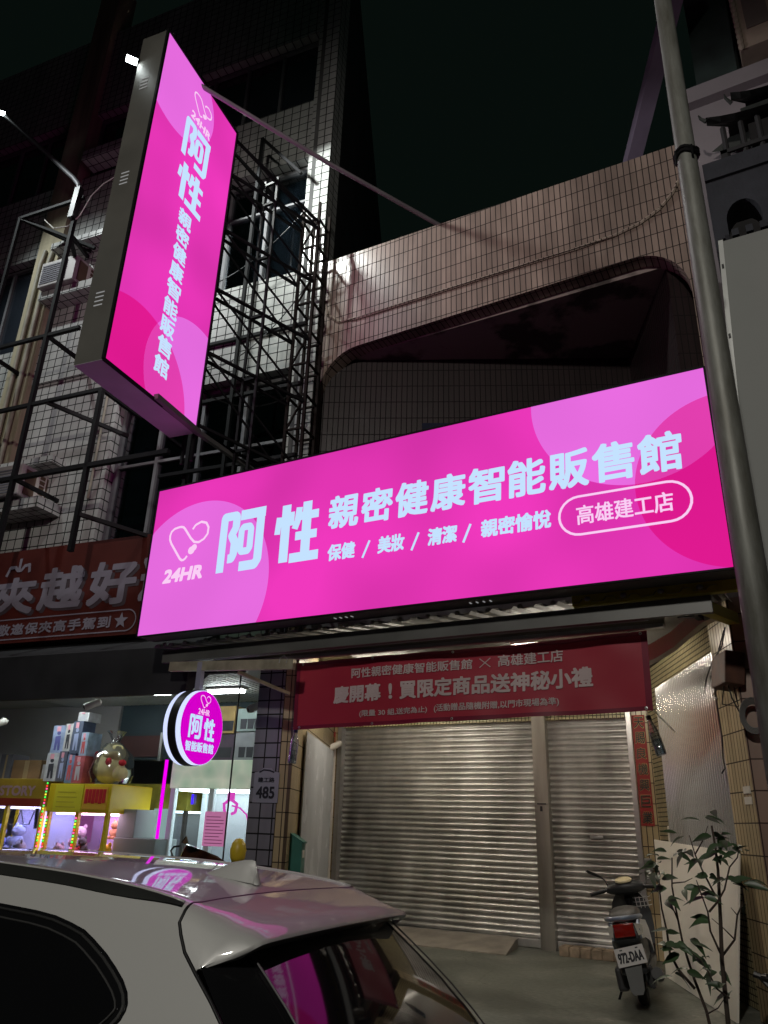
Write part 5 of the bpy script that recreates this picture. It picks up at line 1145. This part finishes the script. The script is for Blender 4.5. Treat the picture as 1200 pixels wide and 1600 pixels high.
# windscreen
mb = MB(); mb.grid([[(2.78, y, 1.105) for y in (-.52, -.25, 0, .25, .52)], [(3.3, y*1.25, .755+.01) for y in (-.52, -.25, 0, .25, .52)]]); mb.build('windscreen', TINT, car, CM)
for sg in (-1, 1): MB().bbox(4.1, 4.3, sg*.62-.12, sg*.62+.12, .32, .45, .03).build('headlight', pmat('lamp_glass', (.5, .5, .5), .1, 0, .1), car, CM)
# shark-fin aerial
mb = MB(); rws = []
for (s, h, w) in ((.60, .0, .004), (.575, .008, .016), (.53, .024, .024), (.48, .040, .026), (.43, .051, .024), (.40, .055, .018), (.385, .054, .009), (.372, .03, .02), (.358, .0, .022)):
    zb = interp(ZG, s)+.006
    rws.append([(s, w*k, zb+h*1.38*(1-abs(k)**1.8)-.002) for k in (-1, -.8, -.5, -.2, 0, .2, .5, .8, 1)])
mb.grid(rws); mb.build('aerial', PAINT, car, CM, smooth=40)

# ================= scooter on the arcade floor =================
d = ray(1009, 1573); base = CAM+d*(-1.3/d.z)
SM = frame(base, 9) @ Matrix.Rotation(R(-9), 4, 'Y') @ Matrix.Scale(.89, 4)
sc = thing('scooter', 'dark and silver blue motor scooter with a cream dial parked by the cream board', 'scooter', SM)
DK = pmat('dark_scooter_plastic', (.022, .024, .026), .4, 0, .25, 4)
BLU = pmat('silver_blue_paint', (.22, .26, .34), .3, .3, .08, coat=.6)
SEAT = pmat('seat_vinyl', (.05, .048, .046), .5, 0, .2, 6, .2, 60)
def wheel(y, nm):
    mb = MB(); mb.lathe([(.12, -.035), (.19, -.045), (.215, -.03), (.222, 0), (.215, .03), (.19, .045), (.12, .035)], (0, y, .222), 'X', 32); w_ = mb.build(nm, RUB, sc, SM, smooth=50)
    mb = MB(); mb.lathe([(.125, -.03), (.1, -.025), (.04, -.04), (.04, .04), (.1, .025), (.125, .03)], (0, y, .222), 'X', 24); mb.build('rim', DARKMETAL, w_, SM)
wheel(.05, 'rear_wheel'); wheel(1.24, 'front_wheel')
# rear body: lofted cowl
rws = []
for (y, zc, w, h) in ((-.38, .62, .115, .07), (-.34, .62, .135, .10), (-.2, .60, .15, .14), (0, .57, .16, .17), (.2, .55, .16, .19), (.4, .5, .14, .2), (.5, .42, .12, .16)):
    rws.append([(w*math.copysign(abs(math.cos(a))**.7, math.cos(a)), y, zc+h*math.copysign(abs(math.sin(a))**.7, math.sin(a))) for a in [R(22.5*k) for k in range(16)]])
mb = MB(); mb.grid(rws, True); mb.add(rws[0], [tuple(range(16))]); mb.add(rws[-1], [tuple(range(16))]); mb.build('rear_cowl', DK, sc, SM, smooth=55)
for q in (-1, 1):
    mb = MB(); pts = [(-.385, .66), (-.3, .73), (-.05, .70), (.22, .60), (.30, .42), (.2, .40), (.0, .52), (-.2, .57), (-.36, .58)]
    w_ = lambda y: q*(.128+.05*min(1, (y+.4)/.35))
    mb.add([(w_(y), y, z) for y, z in pts]+[(w_(y)-q*.03, y, z) for y, z in pts], [tuple(range(9)), tuple(range(17, 8, -1))]+[(i, i+9, (i+1) % 9+9, (i+1) % 9) for i in range(9)])
    mb.build('side_panel', BLU, sc, SM, smooth=30)
mb = MB(); rws = []
for (y, z, w, h) in ((-.33, .74, .09, .02), (-.27, .76, .125, .045), (-.1, .775, .14, .06), (.1, .77, .14, .06), (.3, .755, .125, .06), (.45, .73, .10, .045), (.5, .71, .07, .02)):
    rws.append([(w*math.cos(R(22.5*k)), y, z+h*math.copysign(abs(math.sin(R(22.5*k)))**.7, math.sin(R(22.5*k)))) for k in range(16)])
mb.grid(rws, True); mb.add(rws[0], [tuple(range(16))]); mb.build('seat', SEAT, sc, SM, smooth=60)
mb = MB(); mb.tube([(-.14, -.05, .74), (-.155, -.28, .755), (-.1, -.42, .76), (0, -.445, .762), (.1, -.42, .76), (.155, -.28, .755), (.14, -.05, .74)], .02, 8); mb.build('grab_rail', BLU, sc, SM, smooth=True)
mb = MB(); mb.bbox(-.10, .085, -.425, -.37, .605, .715, .015); tl = mb.build('tail_light', pmat('red_tail_lens', (.28, .012, .006), .15, 0, .2, 20, coat=.4), sc, SM, smooth=40)
mb = MB(); mb.prism([(.09, -.415, .71), (.155, -.36, .69), (.15, -.36, .62), (.11, -.41, .61)], (0, .03, 0)); mb.build('indicator', pmat('white_lens', (.6, .58, .52), .2), tl, SM)
mb = MB(); mb.prism([(-.1, -.41, .715), (-.16, -.36, .69), (-.15, -.36, .62), (-.115, -.41, .61)], (0, .03, 0)); mb.build('indicator', MATS['white_lens'], tl, SM)
PM = SM @ Matrix.Translation((0, -.43, .46)) @ Matrix.Rotation(R(-14), 4, 'X') @ Matrix.Rotation(R(-6), 4, 'Y')
pl = MB().bbox(-.13, .13, 0, .006, -.075, .075, .003).build('number_plate', pmat('white_plate', (.62, .6, .58), .45, 0, .05), sc, PM)
mp = lambda x, y, d_: Vector((x, -.002-d_, y)); mb = MB(); text(mb, '972-DAA', -.112, -.05, .112, .035, mp, .0035); mb.build('lettering', pmat('plate_ink', (.015, .015, .02), .6), pl, PM, fix=False)
mb = MB()
for q in (-.07, .07): mb.box(q-.012, q+.012, -.004, 0, .05, .06)
mb.build('plate_bolt', BLACK, pl, PM)
mb = MB(); mb.prism([(-.08, -.405, .42), (.08, -.405, .42), (.06, -.47, .2), (.04, -.48, .165), (-.04, -.48, .165), (-.06, -.47, .2)], (0, .012, 0)); mb.build('mudguard', pmat('grey_mudguard', (.085, .088, .085), .5), sc, SM)
mb = MB(); mb.bbox(-.12, .12, -.36, .3, .3, .5, .03); mb.build('rear_inner_fender', DK, sc, SM)
mb = MB(); mb.bbox(.09, .15, -.22, .42, .16, .36, .03); mb.bbox(-.2, -.1, -.1, .4, .14, .34, .03); mb.build('engine', pmat('engine_grey', (.06, .06, .062), .5, .4, .3), sc, SM)
mb = MB(); mb.tube([(.17, .3, .2), (.18, .1, .22), (.19, -.15, .26), (.19, -.36, .30)], [.03, .05, .055, .05], 14); mb.build('exhaust', pmat('dull_exhaust', (.05, .05, .05), .45, .6, .3), sc, SM, smooth=50)
mb = MB(); mb.bbox(-.15, .15, .42, .98, .24, .32, .03); mb.build('floorboard', DK, sc, SM)
rws = []
for (z, y, w) in ((.27, .98, .15), (.4, 1.0, .17), (.55, 1.0, .2), (.7, .98, .205), (.82, .95, .17), (.9, .92, .11)):
    rws.append([(w*k, y+.10*k*k*-1+.03, z) for k in (-1, -.75, -.4, 0, .4, .75, 1)])
rb = [[(x*.97, y+.05+.07*(1-(x/.2)**2), z) for x, y, z in r_] for r_ in rws]
mb = MB(); mb.grid(rws); mb.grid(rb)
for s_ in (0, -1): mb.grid([[r_[s_] for r_ in rws], [r_[s_] for r_ in rb]])
mb.build('leg_shield', DK, sc, SM, smooth=50)
mb = MB(); mb.grid([[(x, y-.005, z) for x, y, z in r_[4:]] for r_ in rws[1:5]]); mb.build('shield_edge', pmat('grey_shield', (.12, .13, .14), .4), sc, SM, smooth=True)
mb = MB(); mb.tube([(0, .95, .85), (0, 1.1, .45), (0, 1.24, .23)], .03, 10); mb.build('fork', DARKMETAL, sc, SM)
mb = MB(); mb.lathe([(.25, -.06), (.26, 0), (.25, .06)], (0, 1.24, .23), 'X', 24); mb.build('front_fender', BLU, sc, SM, smooth=True)
rws = []
for (x, hy, hz) in ((-.2, .035, .03), (-.16, .06, .05), (-.08, .085, .07), (0, .09, .075), (.08, .085, .07), (.16, .06, .05), (.2, .035, .03)):
    rws.append([(x, .87+hy*math.cos(R(30*k)), .955+hz*math.sin(R(30*k))-.06*abs(x)) for k in range(12)])
mb = MB(); mb.grid(rws, True); mb.add(rws[0], [tuple(range(12))]); mb.add(rws[-1], [tuple(range(12))]); hb = mb.build('handlebar_cover', DK, sc, SM, smooth=55)
MM = SM @ Matrix.Translation((0, .82, 1.015)) @ Matrix.Rotation(R(24), 4, 'X')
MB().lathe([(0, .0), (.088, .0), (.09, .01), (.08, .02), (0, .02)], n=24).build('dial', pmat('cream_dial', (.62, .54, .34), .3, 0, .08, 9), hb, MM @ Matrix.Diagonal((1, .62, 1, 1)), smooth=40)
for q in (-1, 1):
    MB().tube([(q*.18, .85, .945), (q*.24, .83, .935), (q*.37, .79, .92)], [.018, .021, .022], 10).build('grip', BLACK, hb, SM, smooth=50)
    MB().tube([(q*.2, .88, .945), (q*.27, .9, .94), (q*.37, .86, .925)], .007, 6).build('brake_lever', DARKMETAL, hb, SM)
mb = MB(); mb.tube([(-.17, .88, .96), (-.2, .9, 1.04), (-.24, .91, 1.08)], .008, 6); m_ = mb.build('mirror', BLACK, hb, SM)
mb = MB(); mb.prism([(-.21, .9, 1.07), (-.23, .92, 1.055), (-.36, .95, 1.12), (-.39, .95, 1.15), (-.36, .94, 1.155)], (0, .02, .0)); mb.build('mirror_head', BLACK, m_, SM)
mb = MB()
for z in (.76, .8, .84): mb.tube([(.05, .9, z), (.08, .82, z), (.2, .82, z), (.23, .9, z)], .004, 5)
for x in (.08, .12, .16, .2): mb.tube([(x, .82, .74), (x, .82, .85)], .004, 5)
mb.build('wire_basket', ALU, sc, SM)
MB().tube([(-.12, .3, .26), (-.26, .22, .01)], .012, 8).build('side_stand', DARKMETAL, sc, SM)

# scooter parked beyond the car: only its smoked windscreen and mirrors show
m_ = frame((-4.5, 5.3, 0), 80); t = thing('far_scooter', 'scooter behind the car with a smoked amber windscreen and wire mirror', 'scooter', m_)
wp = [at(x, y, 5.25) for x, y in ((276, 1350), (275, 1328), (281, 1318), (289, 1306), (293, 1316), (304, 1320), (318, 1328), (330, 1338), (342, 1350))]
bt_ = [at(x, y, 5.25) for x, y in ((352, 1375), (276, 1375))]
mb = MB(); n = len(wp); fr_ = [Vector((p.x, 5.25+.1*math.sin(i), p.z)) for i, p in enumerate(wp+bt_)]
mb.add(fr_, [tuple(range(len(fr_)))]); mb.add([p+Vector((0, .012, 0)) for p in fr_], [tuple(range(len(fr_)))])
mb.build('windscreen', pmat('smoked_amber', (.05, .018, .008), .08, 0, .6, 9, coat=.4), t)
mb = MB(); mb.tube([at(x, y, 5.2) for x, y in ((281, 1322), (272, 1323), (267, 1329), (269, 1336), (274, 1345))], .008, 6); mb.build('mirror_stem', BLACK, t)
mb = MB(); mb.bbox(-5.3, -4.2, 5.15, 5.45, .35, .75, .08); mb.build('body', DK, t)
mb = MB()
for x in (-5.3, -4.15): mb.lathe([(.1, -.05), (.22, -.05), (.23, 0), (.22, .05), (.1, .05)], (x, 5.3, -.15), 'Y', 24)
mb.build('wheel', RUB, t)
p = at(372, 1330, 5.6); t = thing('yellow_float', 'yellow egg shaped knob on a grey post behind the car roof', 'knob', frame(p))
MB().lathe([(0, .1), (.03, .095), (.055, .06), (.068, .01), (.062, -.05), (.045, -.085), (0, -.085)], p, n=20).build('egg', pmat('yellow_knob', (.62, .45, .03), .4), t, smooth=True)
MB().tube([p+Vector((0, 0, -.08)), Vector((p.x, p.y, -.38))], .04, 10).build('post', pmat('grey_post', (.3, .3, .26), .6), t)

# ================= potted sapling =================
LEAF = pmat('dark_glossy_leaf', (.04, .085, .03), .4, 0, .45, 5); BARK = pmat('dark_bark', (.05, .036, .027), .85, 0, .3, 8, .4, 60)
PY = 4.75
t = thing('potted_sapling', 'thin potted sapling with sparse glossy leaves in front of the cream board', 'sapling', frame((-.6, PY, -.38)))
Q = lambda x, y, j=0: at(x, y, PY+j)
br = [([(1142, 1640), (1136, 1580), (1128, 1500), (1126, 1440), (1124, 1400), (1122, 1360), (1118, 1325), (1112, 1290)], .013, 0),
      ([(1118, 1640), (1104, 1580), (1085, 1530), (1075, 1500), (1066, 1470), (1056, 1420), (1050, 1385), (1050, 1340)], .009, .12),
      ([(1086, 1545), (1060, 1515), (1047, 1490), (1042, 1455), (1034, 1420), (1030, 1385), (1030, 1360)], .008, .1),
      ([(1126, 1490), (1110, 1455), (1106, 1425), (1095, 1395), (1088, 1375)], .006, -.1),
      ([(1108, 1425), (1122, 1408), (1132, 1390), (1140, 1355), (1152, 1340), (1156, 1320)], .006, -.12),
      ([(1130, 1492), (1148, 1468), (1152, 1430), (1162, 1408), (1160, 1385), (1145, 1380)], .006, .05),
      ([(1148, 1468), (1130, 1450), (1112, 1435)], .004, .02), ([(1152, 1430), (1142, 1418)], .003, .05),
      ([(1118, 1400), (1100, 1365), (1086, 1335), (1077, 1305)], .006, .08), ([(1086, 1335), (1100, 1310), (1106, 1290)], .004, .02),
      ([(1140, 1560), (1120, 1545), (1110, 1525), (1095, 1500), (1082, 1490)], .005, -.08), ([(1104, 1585), (1122, 1575), (1132, 1560)], .004, .0),
      ([(1060, 1440), (1050, 1415), (1044, 1405)], .004, .1), ([(1050, 1380), (1070, 1378), (1082, 1372)], .004, .08)]
mb = MB(); tips = []
for pts, r_, j in br:
    P_ = [Q(x, y, j+random.uniform(-.015, .015)) for x, y in pts]; n = len(P_); mb.tube(P_, [r_*(1-.6*i/(n-1)) for i in range(n)], 7)
mb.tube([Q(1142, 1640), Vector((-.55, PY, -.05))], .014, 8); mb.tube([Q(1118, 1640, .1), Vector((-.6, PY, -.05))], .011, 8)
mb.build('trunk', BARK, t, smooth=True)
clus = [(1068, 1300, 3, 20), (1100, 1283, 5, 20), (1106, 1275, 3, 12), (1050, 1332, 6, 22), (1075, 1333, 5, 18), (1110, 1312, 6, 24), (1128, 1305, 4, 14), (1118, 1330, 6, 22), (1145, 1325, 5, 16), (1150, 1330, 4, 14), (1172, 1330, 2, 8), (1095, 1345, 5, 20), (1125, 1345, 5, 14), (1028, 1345, 7, 16), (1020, 1362, 7, 18), (1034, 1372, 6, 16), (1040, 1388, 3, 10), (1108, 1370, 6, 20), (1092, 1385, 5, 14), (1070, 1388, 3, 8), (1130, 1375, 4, 12), (1142, 1378, 3, 8), (1165, 1382, 5, 12), (1172, 1408, 2, 6), (1112, 1398, 4, 12), (1100, 1402, 3, 10), (1044, 1407, 4, 10), (1106, 1440, 4, 9), (1055, 1478, 6, 16), (1040, 1480, 5, 12), (1066, 1482, 5, 12), (1085, 1472, 5, 10), (1095, 1500, 5, 12), (1110, 1515, 5, 14), (1075, 1515, 3, 10), (1052, 1520, 3, 10), (1130, 1540, 5, 12), (1138, 1555, 4, 8), (1122, 1520, 3, 10), (1040, 1455, 3, 8), (1012, 1365, 4, 10)]
mb = MB(); rr = random.Random(3)
def leaf(p, d, up, L_, w):
    d = d.normalized(); x = d.cross(up).normalized(); n_ = x.cross(d); rows_ = []
    for k in range(6):
        f = k/5; ww = w*math.sin(math.pi*min(1, f*1.02+.03)**.8)*.5 if f < 1 else 0.001; c_ = p+d*L_*f-n_*(-.0)+Vector((0, 0, -L_*.45*f*f*droop))
        rows_.append([c_-x*ww+n_*ww*.35, c_, c_+x*ww+n_*ww*.35])
    mb.grid(rows_)
for (x, y, n, sp_) in clus:
    for k in range(max(1, round(n*.66))):
        p = Q(x+rr.gauss(0, sp_*.28), y+rr.gauss(0, sp_*.28), rr.uniform(-.1, .12)); a = rr.uniform(0, 6.28); droop = rr.uniform(.1, 1.3)
        leaf(p, Vector((math.cos(a), math.sin(a)*.7, rr.uniform(-.3, .4))), Vector((rr.uniform(-.5, .5), rr.uniform(-1.1, -.1), rr.uniform(.3, 1))).normalized(), rr.uniform(.07, .12), rr.uniform(.03, .044))
mb.build('crown', LEAF, t, smooth=60, fix=False)
mb = MB(); mb.lathe([(0, -.38), (.15, -.38), (.2, -.08), (.215, -.08), (.215, -.05), (.19, -.05), (.185, -.1), (0, -.1)], (-.58, PY, 0), n=28); mb.build('pot', pmat('clay_pot', (.2, .09, .05), .8, 0, .2, 6), t, smooth=40)
m_ = frame((-.25, 6.6, .3)); p = at(1193, 1528, 6.7)
mb = MB(); mb.tube([p+Vector((-.06, 0, .02)), p+Vector((.0, 0, 0)), p+Vector((.2, .1, .02))], .022, 8); mb.tube([p+Vector((-.02, 0, 0)), p+Vector((.03, -.02, -.05)), p+Vector((.15, 0, -.08))], .015, 6); mb.blob(p+Vector((.02, 0, .0)), .05, .04, .03, 8, 6)
tag(mb.build('handlebar_end', BLACK), 'black handlebar grip poking in at the lower right edge', 'handlebar')

# light inside the arcade, from a tube on the ceiling behind the banner
def arcade_tube(x, y, wh):
    m_ = frame((x, y, 3.16)); t = thing('arcade_lamp', 'warm tube lamp under the arcade ceiling behind the red banner, '+wh, 'lamp', m_, 'tube lamps under the arcade ceiling')
    MB().bbox(-.62, .62, -.05, .05, .02, .08, .01).build('batten', WHITEP, t, m_)
    MB().tube([(-.58, 0, 0), (.58, 0, 0)], .017, 8).build('tube', emat('warm_tube', (1, .90, .75), 155), t, m_)
arcade_tube(-4.9, 8.5, 'left of the two tubes'); arcade_tube(-2.15, 7.95, 'right of the two tubes')
